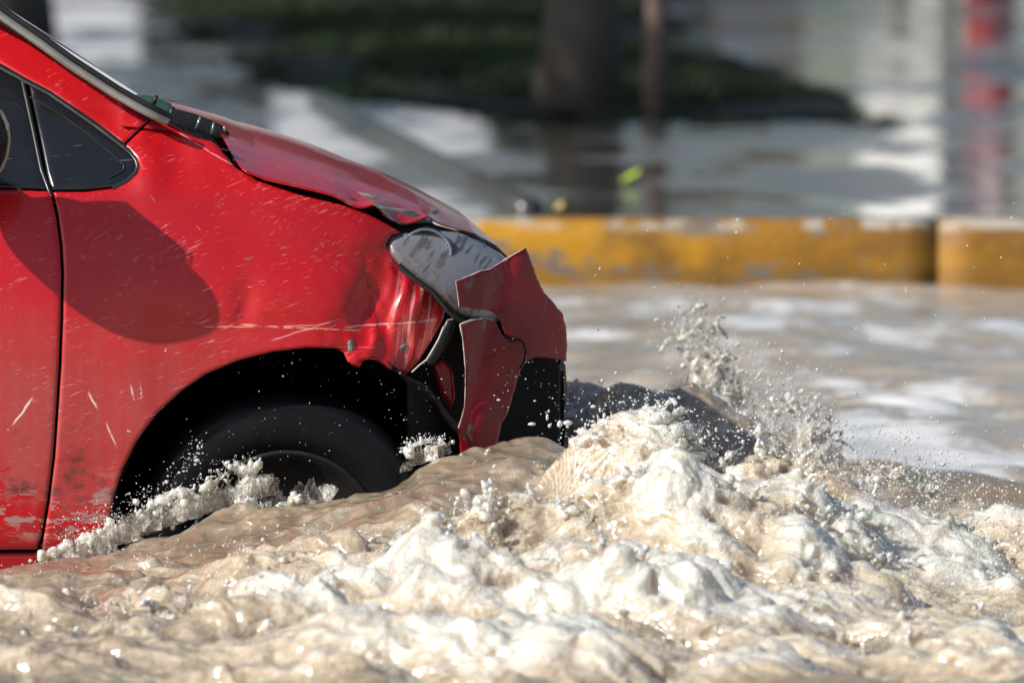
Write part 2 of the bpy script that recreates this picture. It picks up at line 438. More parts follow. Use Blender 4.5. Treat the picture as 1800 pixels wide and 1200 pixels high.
def panel(name, out_px, S, m, parent, step=.012, roll=.004, rollw=.006, thick=.012, edge_mat=None, sm=0, mirror=False):
    """a pressed panel: its outline, a curved surface, rolled edges and a flange turned inwards"""
    P = np.asarray(out_px, float)
    if sm: P = rounded(P, sm)
    X, Z = solve(P[:, 0], P[:, 1], S)
    B = densify(np.stack([X, Z], 1), step * .6)
    lo, hi = B.min(0), B.max(0)
    gx, gz = np.meshgrid(np.arange(lo[0], hi[0], step), np.arange(lo[1], hi[1], step))
    gx[::2] += step / 2
    G = np.stack([gx.ravel(), gz.ravel()], 1)
    G = G[inside(B, G)]
    d = bdist(B, G)
    G = G[d > max(rollw * 1.3, step * .45)]
    tng = np.roll(B, -1, 0) - np.roll(B, 1, 0)
    nrm = np.stack([-tng[:, 1], tng[:, 0]], 1); nrm /= np.linalg.norm(nrm, axis=1)[:, None] + 1e-12
    area = np.sum(B[:, 0] * np.roll(B[:, 1], -1) - np.roll(B[:, 0], -1) * B[:, 1])
    if area < 0: nrm = -nrm
    rings = []
    for q in (.4, 1.0):
        Rg = B + nrm * rollw * q
        ok = inside(B, Rg)
        Rg = Rg[ok]; dd = bdist(B, Rg)
        rings.append(Rg[dd > rollw * q * .85])
    pts = np.vstack([B] + rings + [G])
    nb = len(B)
    r = delaunay_2d_cdt([Vector(p) for p in pts], [(i, (i + 1) % nb) for i in range(nb)], [], 1, 1e-5)
    V2 = np.array([tuple(v) for v in r[0]]); T = [tuple(f) for f in r[2]]
    d = bdist(B, V2)
    y = S(V2[:, 0], V2[:, 1]) + roll * np.clip(1 - d / rollw, 0, 1) ** 2
    V = np.stack([V2[:, 0], y, V2[:, 1]], 1)
    Fc = []
    cnt = {}
    for t in T:
        a, b, c = (V2[i] for i in t)
        if (b[0] - a[0]) * (c[1] - a[1]) - (b[1] - a[1]) * (c[0] - a[0]) < 0: t = t[::-1]
        Fc.append(t)
        for i in range(3):
            e = (t[i], t[(i + 1) % 3]); cnt[tuple(sorted(e))] = None if tuple(sorted(e)) in cnt else e
    bd = [e for e in cnt.values() if e]
    n0 = len(V)
    ids = sorted({i for e in bd for i in e}); ix = {i: k for k, i in enumerate(ids)}
    Vb = V[ids]; Vc = Vb.copy(); Vc[:, 1] += thick
    V = np.vstack([V, Vb, Vc]); k = len(ids)
    nf = len(Fc)
    Fc += [(n0 + ix[b], n0 + ix[a], n0 + k + ix[a], n0 + k + ix[b]) for a, b in bd]
    if mirror:
        V[:, 1] = 1.72 - V[:, 1]; V[:, 0] -= .095 * V[:, 1]; Fc = [f[::-1] for f in Fc]
    o = make(name, V, Fc, m, parent)
    if edge_mat:
        o.data.materials.append(edge_mat)
        for i in range(nf, len(Fc)): o.data.polygons[i].material_index = 1
    return o

# outlines traced in photo pixels
GAP_D = [(88, 337), (98, 377), (105, 430), (107.5, 480), (106.5, 560), (103.5, 640), (98.5, 720), (93, 800), (83, 880), (73, 940), (64, 1000)]
gap_f = [(x + 4.5, y) for x, y in GAP_D]
FENDER = [(264, 214), (219, 257), (230, 268), (241, 280), (246, 293), (241, 306), (226, 320), (200, 332), (150, 338), (94, 338)] + gap_f[1:] + \
    [(76, 1080), (186, 1080), (190, 960), (194, 905), (200, 872), (215, 825), (240, 775), (275, 727), (320, 686), (362, 657), (420, 633), (480, 618), (540, 611), (590, 612), (604, 620), (610, 634), (620, 642), (632, 646), (638, 634), (650, 631), (664, 633), (682, 647), (700, 656), (716, 656), (735, 636), (750, 612), (765, 586), (779, 560), (783, 541), (775, 516), (760, 496), (735, 476), (706, 457), (690, 444), (678, 432), (683, 420), (690, 413), (704, 409), (683, 396), (648, 377), (601, 361), (522, 342), (452, 318), (413, 295), (381, 257), (372, 249), (345, 243), (318, 228), (292, 214)]
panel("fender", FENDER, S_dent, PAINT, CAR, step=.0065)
# far side, undamaged
FENDER_FAR = FENDER[:20] + [(540, 611), (590, 612), (680, 640), (760, 700), (800, 760)] + [(850, 700), (860, 560), (783, 541), (700, 450), (678, 432), (704, 409), (648, 377), (522, 342), (413, 295), (381, 257), (345, 243), (292, 214)]
panel("fender", FENDER_FAR, S_side, PAINT, CAR, step=.03, mirror=True)
# door: front edge in view, the rest beyond the frame
DOOR = [(x - .5, y) for x, y in GAP_D[:-1]] + [(65, 965), (-60, 966), (-500, 970), (-920, 972), (-930, 700), (-900, 332), (-400, 332), (0, 335)]
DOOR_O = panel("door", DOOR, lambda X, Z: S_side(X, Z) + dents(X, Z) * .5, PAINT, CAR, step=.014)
panel("door", DOOR, S_side, PAINT, CAR, step=.05, mirror=True)
SILL = [(64, 971), (66, 1000), (66, 1060), (-920, 1060), (-920, 976), (-400, 974)]
panel("rocker_sill", SILL, lambda X, Z: S_side(X, Z) + .012, PAINT, CAR, step=.014)
panel("rocker_sill", SILL, lambda X, Z: S_side(X, Z) + .012, PAINT, CAR, step=.05, mirror=True)
# pillar, quarter window, door window
PILLAR = [(261, 212), (216, 254), (170, 219), (130, 191), (88, 162), (45, 139), (0, 112), (-120, 42), (-300, -62), (-560, -150), (-560, -240), (-300, -150), (-120, -48), (0, 42), (60, 80), (120, 117), (200, 168)]
S_dp = lambda X, Z: S_side(X, Z) + dents(X, Z)
panel("windscreen_pillar", PILLAR, S_dp, PAINT, CAR, step=.010)
panel("windscreen_pillar", PILLAR, S_side, PAINT, CAR, step=.05, mirror=True)
QUARTER = [(50, 144), (88, 165), (130, 194), (170, 222), (216, 257), (228, 268), (238, 280), (242, 293), (237, 304), (222, 318), (198, 329), (150, 334), (92, 334), (83, 305), (70, 240)]
qw = panel("quarter_window", QUARTER, S_off(.006), GLASS_D, CAR, step=.012)
# raised frame moulding and inner bead of the quarter window
def strip(name, pts_px, S, w, m, parent, rise=.003, torn=False):
    P = densify_open(np.array(pts_px, float), 6)
    X, Z = solve(P[:, 0], P[:, 1], S)
    T = np.gradient(np.stack([X, Z], 1), axis=0); T /= np.linalg.norm(T, axis=1)[:, None]
    N = np.stack([-T[:, 1], T[:, 0]], 1)
    wj = np.ones(len(X)) if not torn else .25 + 1.5 * np.abs(perlin(np.stack([X * 40, 0 * X, Z * 40], 1), 95))
    prof = [(-1, .3), (-.6, -.6), (0, -1), (.6, -.6), (1, .3)]
    V = []
    for (x, z), n, k_w in zip(np.stack([X, Z], 1), N, wj):
        for o, h in prof:
            xx, zz = x + n[0] * w * o * k_w, z + n[1] * w * o * k_w
            V.append((xx, float(S(np.array([xx]), np.array([zz]))[0]) + h * rise, zz))
    k = len(prof)
    return make(name, V, [(i * k + j, i * k + j + 1, (i + 1) * k + j + 1, (i + 1) * k + j) for i in range(len(X) - 1) for j in range(k - 1)], m, parent)
def densify_open(P, step):
    out = []
    for a, b in zip(P[:-1], P[1:]):
        n = max(1, int(np.linalg.norm(b - a) / step)); out += [a + (b - a) * k / n for k in range(n)]
    return np.array(out + [P[-1]])
FRAME_M = simple("black_rubber_moulding", (.018, .018, .018), .35, var=.3, nscale=30)
strip("window_moulding", [(-300, -58), (-120, 46), (0, 117), (45, 141.5), (88, 164), (130, 193), (170, 221), (216, 256), (230, 268), (240, 281), (243, 293), (238, 305), (223, 319), (198, 331)], S_off(.002), .0055, FRAME_M, CAR, .003)
strip("window_moulding", [(52, 170), (110, 203), (160, 240), (205, 278), (218, 291), (217, 300), (192, 313)], S_off(.0045), .0016, FRAME_M, qw, .0022)
WINDOW = [(-300, -52), (-120, 50), (0, 119), (42, 142), (60, 225), (75, 298), (84, 333), (0, 330), (-400, 328), (-880, 326), (-860, -60), (-560, -90)]
dw = panel("door_window", WINDOW, S_off(.008), GLASS_D, CAR, step=.03)
panel("door_window", WINDOW, S_off(.008), GLASS_D, CAR, step=.06, mirror=True)
strip("window_moulding", [(40, 142), (58, 225), (73, 298), (87, 336), (91, 345)], S_off(.0045), .004, FRAME_M, CAR, .002)

# bonnet: near edge and silhouette give the crown
PX = np.array([200, 237, 270, 320, 370, 398, 406, 430, 467, 538, 601, 655, 675, 710, 749, 789, 836, 871, 892, 900])
ER = np.array([160, 166, 170, 185, 205, 221, 234, 302, 317, 333, 348, 364, 383, 395, 388, 399, 411, 431, 450, 462])
# upper run of the shut line between the cowl corner and the wing
EY = np.array([.86, .76, .64, .48, .30, .17, .12, .07, .06, .06, .062, .07, .08, .10, .15, .22, .33, .46, .66, .86])
SX = np.array([200, 237, 320, 350, 409, 467, 546, 624, 702, 781, 840, 871, 892, 900])
SR = np.array([154, 162, 181, 192, 209, 225, 250, 284, 313, 352, 393, 419, 449, 460])
VX = np.array([200, 237, 320, 370, 406, 430]); VR = np.array([222, 234, 262, 281, 294, 303])   # shut line carried on behind the cowl
hp = np.concatenate([np.linspace(215, 404, 44), np.linspace(405, 432, 18), np.linspace(436, 899, 120)])
er = np.where(hp < 430, np.interp(hp, VX, VR), np.interp(hp, PX, ER))
ey = np.where(hp < 467, .06, np.interp(hp, PX, EY))
cut = np.interp(hp, [200, 237, 270, 320, 370, 398, 404, 406, 409, 414, 424, 432], [160, 166, 170, 185, 205, 221, 230, 240, 252, 274, 295, 303.5])
sr = np.interp(hp, SX, SR)
ker = np.hanning(19); ker /= ker.sum()
sr = np.convolve(np.pad(sr, 9, mode='reflect', reflect_type='odd'), ker, 'valid')
NJ = 64
HV = np.zeros((len(hp), NJ, 3))
tt = np.linspace(0, 1, NJ); tt = .5 - .5 * np.sign(.5 - tt) * np.abs(1 - 2 * tt) ** .8
def crossec(y, e):
    return (1 - np.abs((y - .86) / .80) ** 2.4) - (1 - abs((e - .86) / .80) ** 2.4)
YAW = .095
yfull = np.linspace(0, 1, 160)
er_s = np.interp(hp, [200, 430, 467, 538, 601, 655, 710, 749, 789, 836, 871, 892, 900], [222, 303, 317, 333, 348, 363, 378, 388, 399, 411, 431, 450, 462])
er_s = np.where(hp < 430, er, er_s)
E0X, E0Z = at(hp, er_s, ey)
crown = np.interp(hp, [200, 500, 700, 900], [.06, .06, .045, .03])
kc = np.hanning(41); kc /= kc.sum()
YF = ey[:, None] + (1.72 - 2 * ey[:, None]) * yfull[None]
CF = np.array([crossec(YF[i], ey[i]) for i in range(len(hp))])
XF = E0X[:, None] - YAW * (YF - ey[:, None])
for _ in range(40):
    ZF = E0Z[:, None] + crown[:, None] * CF
    pf = 900 + F * XF / ((YF + CAMD) * CP); rf = row_of(XF, YF, ZF)
    num = np.zeros(len(hp)); den = np.zeros(len(hp)) + 1e-6
    for q, target in zip(hp[::3], sr[::3]):
        m = np.abs(pf - q) < 6
        if not m.any(): continue
        idx = np.argwhere(m); k = np.argmin(rf[m]); i, j = idx[k]
        e = (rf[i, j] - target) / 880.0
        w = np.exp(-((hp - hp[i]) / 25.0) ** 2)
        num += w * e * .8; den += w
    crown = np.clip(crown + num / np.maximum(den, .3), -.03, .16)
    crown = np.convolve(np.pad(crown, 20, mode='edge'), kc, 'valid')
for i, px in enumerate(hp):
    X0, Z0 = E0X[i], E0Z[i]
    y0 = ey[i]
    if px < 432:
        yy = ey[i] + (.86 - ey[i]) * yfull
        rr = row_of(X0 - YAW * (yy - ey[i]), yy, Z0 + crown[i] * crossec(yy, ey[i]))
        hit = np.nonzero(rr <= cut[i])[0]
        y0 = yy[hit[0]] if len(hit) else .84
    yy = y0 + (1.72 - y0 - ey[i] - .0) * tt
    HV[i, :, 0] = X0 - YAW * (yy - ey[i]); HV[i, :, 1] = yy
    HV[i, :, 2] = Z0 + crown[i] * crossec(yy, ey[i]) + (er_s[i] - er[i]) / 880.0 * np.exp(-((yy - ey[i]) / .05) ** 2)
hx, hz = px_of(HV[:, :, 0], HV[:, :, 2])
w_ = np.exp(-((HV[:, :, 1] - ey[:, None]) / .09) ** 2)
HV[:, :, 2] += w_ * (-.011 * np.exp(-((hx - 622) / 26) ** 2) + .009 * np.exp(-((hx - 662) / 14) ** 2) - .011 * np.exp(-((hx - 700) / 18) ** 2) * (HV[:, :, 1] > ey[:, None] + .004) + .007 * np.exp(-((hx - 752) / 12) ** 2))
Pn = np.stack([HV[:, :, 0] * 9, HV[:, :, 1] * 9, HV[:, :, 2] * 9], -1).reshape(-1, 3)
HV[:, :, 2] += perlin(Pn, 5).reshape(hx.shape) * .0025 * sstep(500, 640, hx) * (np.arange(NJ) > 1)
# edge turned down and back underneath
E0 = HV[:, 0].copy(); E0[:, 2] -= .002; E0[:, 1] += .014
E1 = HV[:, -1].copy(); E1[:, 2] -= .012
HVx = np.concatenate([E0[:, None], HV, E1[:, None]], 1)
bonnet = make("bonnet", HVx.reshape(-1, 3), [f[::-1] for f in grid_faces(len(hp), NJ + 2)][::1], PAINT, CAR)
bonnet.data.update()
# torn bare patches along the buckled bonnet edge
def flake(name, pts, m, parent, surf, thick=.0015):
    return panel(name, pts, surf, m, parent, step=.006, roll=.001, rollw=.002, thick=thick)

# cowl, windscreen, wiper
cowl = MB()
cx0, cz0 = at(395, 246, .14)
cv = []
for px, rn, rf in ((215, 222, 185), (260, 226, 190), (300, 230, 205), (340, 250, 222), (375, 262, 236), (410, 266, 250)):
    for k in range(9):
        t = k / 8
        y = .13 + 1.46 * t
        x, z = at(px - 70 * (1 - (2 * t - 1) ** 2) * 0, rn, .13)
        cv.append((x - .10 * (1 - (2 * t - 1) ** 2), y, z - .01 * math.sin(t * 20) + .02 * (1 - (2 * t - 1) ** 2)))
make("cowl_panel", cv, grid_faces(6, 9), BLACK, CAR)
wv = []
for i in range(15):
    s = i / 14
    px = 318 - s * 640; pr = 232 - s * 400 - 8 * math.sin(math.pi * s)
    for k in range(25):
        t = k / 24; y = .135 + .25 * s * .3 + (1.45 - .5 * s * .3) * t
        x, z = at(px, pr, .14)
        b = 1 - (2 * t - 1) ** 2
        wv.append((x + .030 * b - .095 * (y - .135), y, z + .004 * b))
WSG = NT("windscreen_glass").P(Base_Color=(.03, .05, .045), Roughness=.04, Transmission_Weight=.6, IOR=1.5, Coat_Weight=.6, Coat_Roughness=.03).m
make("windscreen", wv, grid_faces(15, 25), WSG, CAR)
# light trim along the pillar
tv = MB()
TR = [(-560, -252), (-300, -158), (-120, -54), (-40, 2), (0, 31), (60, 72), (120, 115), (200, 166), (250, 194), (296, 216)]
for off, rad, mm, nm in ((0, .0085, TRIM, "windscreen_trim"), (-9, .006, FRAME_M, "windscreen_seal")):
    pts = []
    for a, b in densify_open(np.array(TR, float), 30):
        x, z = at(a - off * .5 + (4 if off else 0), b + off, .075 + (.02 if off else 0)); pts.append((float(x), .075 + (.02 if off else 0) + .26 * max(0, float(z) - .88), float(z)))
    MB().tube(pts, rad, 10).build(nm, mm, CAR, True)
GL = [(226, 172), (244, 165), (272, 170), (300, 182), (305, 194), (300, 208), (286, 214), (262, 204), (240, 188)]
panel("windscreen_corner", GL, lambda X, Z: .30 + 0 * X, GLASS_G, CAR, step=.02, thick=.006)
wm = MB()
for a, b, r_ in (((276, 168), (270, 184), .004), ((304, 188), (298, 212), .005)):
    p, q_ = at(*a, .27), at(*b, .27)
    wm.tube([(p[0], .27, p[1]), (q_[0], .27, q_[1])], r_, 8)
p = [at(*a, .25) for a in ((262, 190), (285, 203), (300, 210), (330, 224), (352, 238))]
wm.tube([(a[0], .25, a[1]) for a in p], [.004, .006, .008, .007, .004], 8)
wm.build("wiper_arm", BLACK, CAR, True)
cm = MB()
for a, b in (((352, 206), (345, 226)), ((376, 216), (372, 236)), ((394, 222), (396, 232))):
    p, q_ = at(*a, .20), at(*b, .20)
    cm.tube([(p[0], .20, p[1]), (q_[0], .20, q_[1])], .003, 6)
cm.build("cowl_clip", TRIM, CAR, True)
CW = [(236, 172), (262, 180), (300, 190), (340, 200), (372, 212), (396, 224), (404, 236), (394, 246), (368, 250), (335, 244), (296, 222), (262, 208)]
panel("cowl_grille", CW, lambda X, Z: .36 + 0 * X, BLACK, CAR, step=.02)

# headlight
HEAD = [(680, 432), (684, 420), (692, 414), (715, 409), (742, 407), (781, 407), (800, 409), (820, 416), (842, 426), (860, 436), (878, 447), (892, 458), (905, 478), (900, 520), (880, 560), (858, 572), (830, 570), (810, 562), (788, 545), (764, 514), (740, 496), (720, 481), (700, 465), (686, 448)]
def S_head(X, Z):
    u = np.clip(X + .26, 0, None)
    return .035 + .55 * u ** 1.35 + 1.5 * np.clip(Z - .53, 0, None) ** 1.7
LENS = NT("hazed_headlight_lens")
_x, _y, _z = LENS.sep()
_dust = LENS.math('MULTIPLY', LENS.ss(LENS.noise(70, 5, .7), .35, .62), LENS.ss(LENS.math('ADD', LENS.math('MULTIPLY', _x, .5), _z), 1.055, .985))
_dust = LENS.math('MULTIPLY', _dust, LENS.ss(_x, .37, .30))
_drip = LENS.ss(LENS.noise(1, 3, .6, vec=LENS.map((55, 10, 16), (0, R(35), 0))), .54, .62)
_c = LENS.mix(LENS.math('MULTIPLY', _drip, .8), (.22, .24, .285), (.07, .07, .08))
_c = LENS.mix(_dust, _c, (.16, .135, .11))
_c = LENS.mix(LENS.ss(LENS.math('ADD', LENS.math('MULTIPLY', _x, .75), _z), 1.045, 1.005), _c, (.020, .017, .015))
LENS.P(Base_Color=_c, Roughness=LENS.math('ADD', LENS.math('MULTIPLY', _dust, .45), .12), Coat_Weight=.9, Coat_Roughness=.06, Alpha=LENS.math('ADD', .78, LENS.math('MULTIPLY', _dust, .5), clamp=True),
       Normal=LENS.bump(LENS.noise(120, 3, .6), .06, .005))
hl = panel("headlight", HEAD, S_head, LENS.m, CAR, step=.008, roll=.012, rollw=.012, thick=.03)
panel("headlight", HEAD, S_head, LENS.m, CAR, step=.02, roll=.012, rollw=.012, thick=.03, mirror=True)
CHROME = simple("chrome_reflector", (.55, .55, .56), .12, 1.0, var=.1)
panel("lamp_housing", [(px, py + 2) for px, py in HEAD], lambda X, Z: S_head(X, Z) + .085, simple("grey_lamp_housing", (.05, .052, .058), .35, var=.3), hl, step=.02, thick=.01)
for bpx, bprow, by, rr_ in ((748, 446, .125, .048), (822, 468, .185, .052)):
    bx, bz = at(bpx, bprow, by)
    mbh = MB(); mbh.lathe([(rr_ + .006, -.012), (rr_ + .004, -.022), (rr_, -.02), (rr_ * .93, 0), (rr_ * .7, .03), (rr_ * .35, .048), (.0, .052)], (bx, by, bz), 32)
    mbh.build("reflector", CHROME, hl, True)
    bb = MB(); bb.tube([(float(bx), by + .05, float(bz)), (float(bx), by + .02, float(bz)), (float(bx), by - .002, float(bz))], [.006, .009, .004], 10)
    bb.build("bulb", simple("lamp_bulb", (.6, .5, .35), .1, var=.1), hl, True)
strip("headlight_seal", [(700, 466), (720, 483), (740, 498), (764, 516), (788, 546), (806, 562), (830, 572), (858, 575)], lambda X, Z: S_head(X, Z) - .004, .006, FRAME_M, hl, .005)

# black structure behind panels
INNER = [(205, 262), (262, 205), (300, 212), (372, 240), (395, 272), (425, 296), (467, 313), (538, 329), (601, 344), (655, 360), (690, 385), (712, 397), (749, 391), (789, 402), (836, 415), (871, 436), (884, 450), (880, 520), (760, 440), (800, 560), (760, 600), (690, 640), (610, 610), (540, 596), (440, 606), (360, 632), (300, 670), (240, 735), (200, 805), (180, 890), (170, 1060), (-880, 1060), (-880, 340), (60, 345), (20, 150), (30, 125), (110, 170)]
panel("inner_panel", INNER, S_off(.042), LINER, CAR, step=.04, thick=.01)
nz = MB()
nz.box((-.035, .86, .20), (.07, 1.06, .60))
nz.box((-.34, .86, .56), (.34, 1.40, .16))
nz.box((-.10, .90, .46), (.10, .86, .22))
nz.build("front_structure", LINER, CAR)
# wheel arch liner: a half barrel with a flat back
ax, az = at(528, 935, .05)
lv, lf = [], []
nA = 40
for j, (y, r_) in enumerate(((.045, .385), (.05, .372), (.20, .372), (.36, .365), (.37, .0))):
    for i in range(nA + 1):
        q = R(-25) + R(230) * i / nA
        w = 1 + .012 * math.sin(i * 2.1 + j)
        lv.append((ax + r_ * w * math.cos(q), y, az + r_ * w * math.sin(q)))
make("wheel_arch_liner", lv, grid_faces(5, nA + 1), LINER, CAR)
# wheel
wx, wz = at(500, 955, .12)
wh = thing("wheel", (wx, .17, wz), None, None)
wh.parent = CAR; wh.location = Vector((wx, .17, wz)) - CAR.location
tilt = Matrix.Rotation(R(4), 3, 'Z')
ty = MB()
ty.lathe([(.186, -.085), (.195, -.098), (.225, -.108), (.262, -.108), (.272, -.104), (.276, -.106), (.287, -.100), (.297, -.088), (.303, -.07), (.303, -.052), (.296, -.050), (.296, -.042), (.304, -.04), (.305, -.008), (.297, -.006), (.297, .006), (.305, .008), (.304, .04), (.296, .042), (.296, .05), (.303, .052), (.30, .085), (.27, .105), (.20, .10), (.186, .085)], (wx, .17, wz), 120, tilt)
tb = MB()
ORIGIN["wheel"] = (wx, .17, wz); ORIGIN[wh.name] = (wx, .17, wz)
ty.build("tyre", RUBBER, wh, True)
rm = MB()
rm.lathe([(.19, .08), (.178, .05), (.172, -.05), (.182, -.082), (.192, -.090), (.192, -.098), (.182, -.096), (.168, -.080), (.150, -.062), (.06, -.05), (.05, -.075), (.0, -.078)], (wx, .17, wz), 72, tilt)
rm.build("rim", RIM, wh, True)
# the other front wheel
for y in (1.55,):
    wh2 = thing("wheel", (wx, y, wz), None, None); wh2.parent = CAR; wh2.location = Vector((wx, y, wz)) - CAR.location
    ORIGIN[wh2.name] = (wx, y, wz)
    MB().lathe([(.186, .085), (.22, .108), (.28, .104), (.303, .07), (.303, -.07), (.28, -.1), (.186, -.085)], (wx, y, wz), 60).build("tyre", RUBBER, wh2, True)

# broken bumper corner with its notch and hanging strip
BUMP = [(801, 494), (832, 482), (845, 476), (861, 473), (890, 455), (924, 435), (929, 447), (938, 471), (946, 493), (955, 513), (972, 531), (989, 551), (995, 575), (997, 600), (996, 635), (972, 630), (952, 627), (938, 629), (927, 634), (919, 643), (913, 656), (908, 672), (903, 691), (897, 712), (891, 730), (882, 744), (872, 790), (866, 830), (812, 830), (808, 780), (806, 752), (811, 735), (816, 716), (818, 690), (818, 650), (816, 620), (813, 592), (809, 570), (828, 563), (846, 560), (858, 560), (868, 564), (875, 574), (881, 588), (888, 597), (896, 599), (906, 596), (897, 594), (889, 589), (884, 578), (880, 565), (874, 553), (864, 546), (848, 543), (828, 541), (807, 538), (804, 515)]
_bj = densify(np.array(BUMP, float), 5.0)
_bj = _bj + np.stack([perlin(np.stack([_bj[:, 0] / 7, _bj[:, 1] / 7, 0 * _bj[:, 0]], 1), 91), perlin(np.stack([_bj[:, 0] / 7, _bj[:, 1] / 7, 0 * _bj[:, 0]], 1), 92)], 1) * 1.6
bmp = panel("bumper", _bj, S_bumper, BUMPER, CAR, step=.008, roll=.003, rollw=.005, thick=.007, edge_mat=RAWEDGE)
for pl in ([(801, 494), (832, 482), (845, 476), (861, 473), (890, 455), (924, 435)], [(801, 494), (804, 515), (807, 538)], [(847, 560), (828, 563), (809, 570), (813, 592), (816, 620), (818, 650), (818, 690), (816, 716), (811, 735), (806, 752)]):
    strip("torn_edge", pl, S_bumper, .0014, RAWEDGE, bmp, .0022, True)
# crack lines in the bumper are open grooves
strip("bumper_crack", [(896, 599), (912, 596), (920, 602), (924, 616), (922, 632), (914, 648)], lambda X, Z: S_bumper(X, Z) - .0005, .0022, LINER, CAR, .001)
# rest of the bumper skin round the front, from the corner to the far side
fv = []
ys = np.linspace(0, 1, 30)
for i, (r0, bulge) in enumerate(((552, 0.0), (575, .012), (600, .016), (625, .014), (640, .004))):
    Xe, Ze = at(993 if i else 985, r0, .28)
    for t in ys:
        y = .285 + 1.15 * t
        fv.append((float(Xe) + bulge * .2 - .010 - .095 * (y - .285), y, float(Ze)))
make("bumper_front", fv, grid_faces(5, 30), BUMPER, CAR)
# lower intake, black, behind the torn edge
lo = MB()
lx, _ = at(996, 700, .30)
lo.box((float(lx) - .06, .86, .13), (.11, 1.06, .50))
for k in range(6):
    lo.box((float(lx) - .0135, .86, .10 + .055 * k), (.02, 1.0, .018))
lo.build("lower_grille", LINER, CAR)
rod = MB(); a, b = at(992, 640, .27), at(996, 690, .27)
rod.tube([(a[0], .27, a[1]), (b[0], .27, b[1])], .0025, 6).build("hanging_wire", simple("yellowish_wire", (.35, .22, .05), .5), CAR, True)
BR = [(800, 560), (786, 563), (776, 582), (768, 600), (757, 620), (748, 634), (754, 643), (762, 642), (776, 622), (788, 603), (797, 582), (803, 566)]
panel("broken_bracket", BR, lambda X, Z: .06 + .35 * (X + .16), BLACK, CAR, step=.008, thick=.02, edge_mat=RAWEDGE)
strip("bracket_tear", [(780, 574), (772, 594), (762, 612), (750, 632), (737, 642), (724, 654)], lambda X, Z: .05 + .35 * (X + .16), .0016, RAWEDGE, CAR, .002)
panel("splash_guard", [(715, 640), (760, 590), (800, 545), (840, 560), (900, 600), (985, 600), (985, 800), (715, 800)], lambda X, Z: .17 + .45 * np.clip(X + .16, 0, None), LINER, CAR, step=.03)
RD = [(762, 642), (778, 632), (796, 650), (800, 700), (790, 720), (772, 688)]
panel("inner_wing", RD, lambda X, Z: .14 + 0 * X, BUMPER, CAR, step=.02)
# bare-metal and filler patches on the torn edges (each a thin raised flake of old filler)
for pts, nm in (([(611, 602), (616, 596), (621, 598), (622, 608), (618, 617), (612, 616)], "filler_patch"), ([(700, 612), (712, 603), (716, 606), (706, 616)], "filler_patch")):
    panel(nm, pts, lambda X, Z: S_dent(X, Z) - .0022, FLAKE, CAR, step=.004, roll=.0012, rollw=.003, thick=.004)
def S_hoodside(dy):
    return lambda X, Z: np.interp(900 + X * 880, PX, EY) - dy
for pts in ([(628, 338), (648, 341), (664, 348), (660, 352), (640, 346)], [(652, 357), (690, 366), (726, 371), (742, 380), (722, 382), (700, 374), (672, 370)], [(756, 371), (768, 369), (773, 375), (764, 378)]):
    panel("filler_patch", pts, S_hoodside(.004), FLAKE, CAR, step=.006, roll=.003, rollw=.004, thick=.02)

# door mirror: only its front edge is in view, its shadow falls across the wing
mc = at(-92, 262, -.143)
mv, mf = [], []
nu, nv_ = 20, 28
for i in range(nu + 1):
    a = -math.pi / 2 + math.pi * i / nu
    for j in range(nv_):
        b = 2 * math.pi * j / nv_
        sg = lambda v, e: math.copysign(abs(v) ** e, v)
        x = .116 * sg(math.cos(a), .7) * sg(math.cos(b), .8)
        z = .053 * sg(math.cos(a), .7) * sg(math.sin(b), .7)
        y = .115 * sg(math.sin(a), .75)
        x = x * (1 - .15 * (y / .115)) + 0.0
        mv.append((float(mc[0]) + x, -.15 + y, float(mc[1]) + z + .02 * (x / .12)))
mf = [(i * nv_ + j, i * nv_ + (j + 1) % nv_, (i + 1) * nv_ + (j + 1) % nv_, (i + 1) * nv_ + j) for i in range(nu) for j in range(nv_)]
wmr = make("wing_mirror", mv, mf, simple("matt_black_mirror", (.010, .010, .011), .6, var=.3, nscale=30, Specular_IOR_Level=.2), CAR)
SHELL = [(-150, 190), (-60, 176), (-18, 182), (3, 198), (14, 220), (17, 245), (13, 275), (2, 300), (-20, 316), (-80, 322), (-150, 312)]
panel("mirror_shell", SHELL, lambda X, Z: -.20 + .9 * np.clip(X + 1.04, 0, None) ** 1.2, simple("black_mirror_shell", (.012, .012, .013), .45, var=.3, nscale=30), wmr, step=.012, roll=.012, rollw=.014, thick=.09, sm=1)
strip("mirror_rim", [(-40, 179), (-16, 183), (3, 198), (13, 219), (16, 245), (12, 274), (2, 298), (-18, 314)], lambda X, Z: -.202 + .9 * np.clip(X + 1.04, 0, None) ** 1.2, .0035, TRIM, wmr, .003)
MB().tube([(float(mc[0]) + .02, -.07, float(mc[1]) - .03), (float(mc[0]) + .0, .06, float(mc[1]) - .06)], [.035, .05], 12).build("mirror_arm", BLACK, wmr, True)
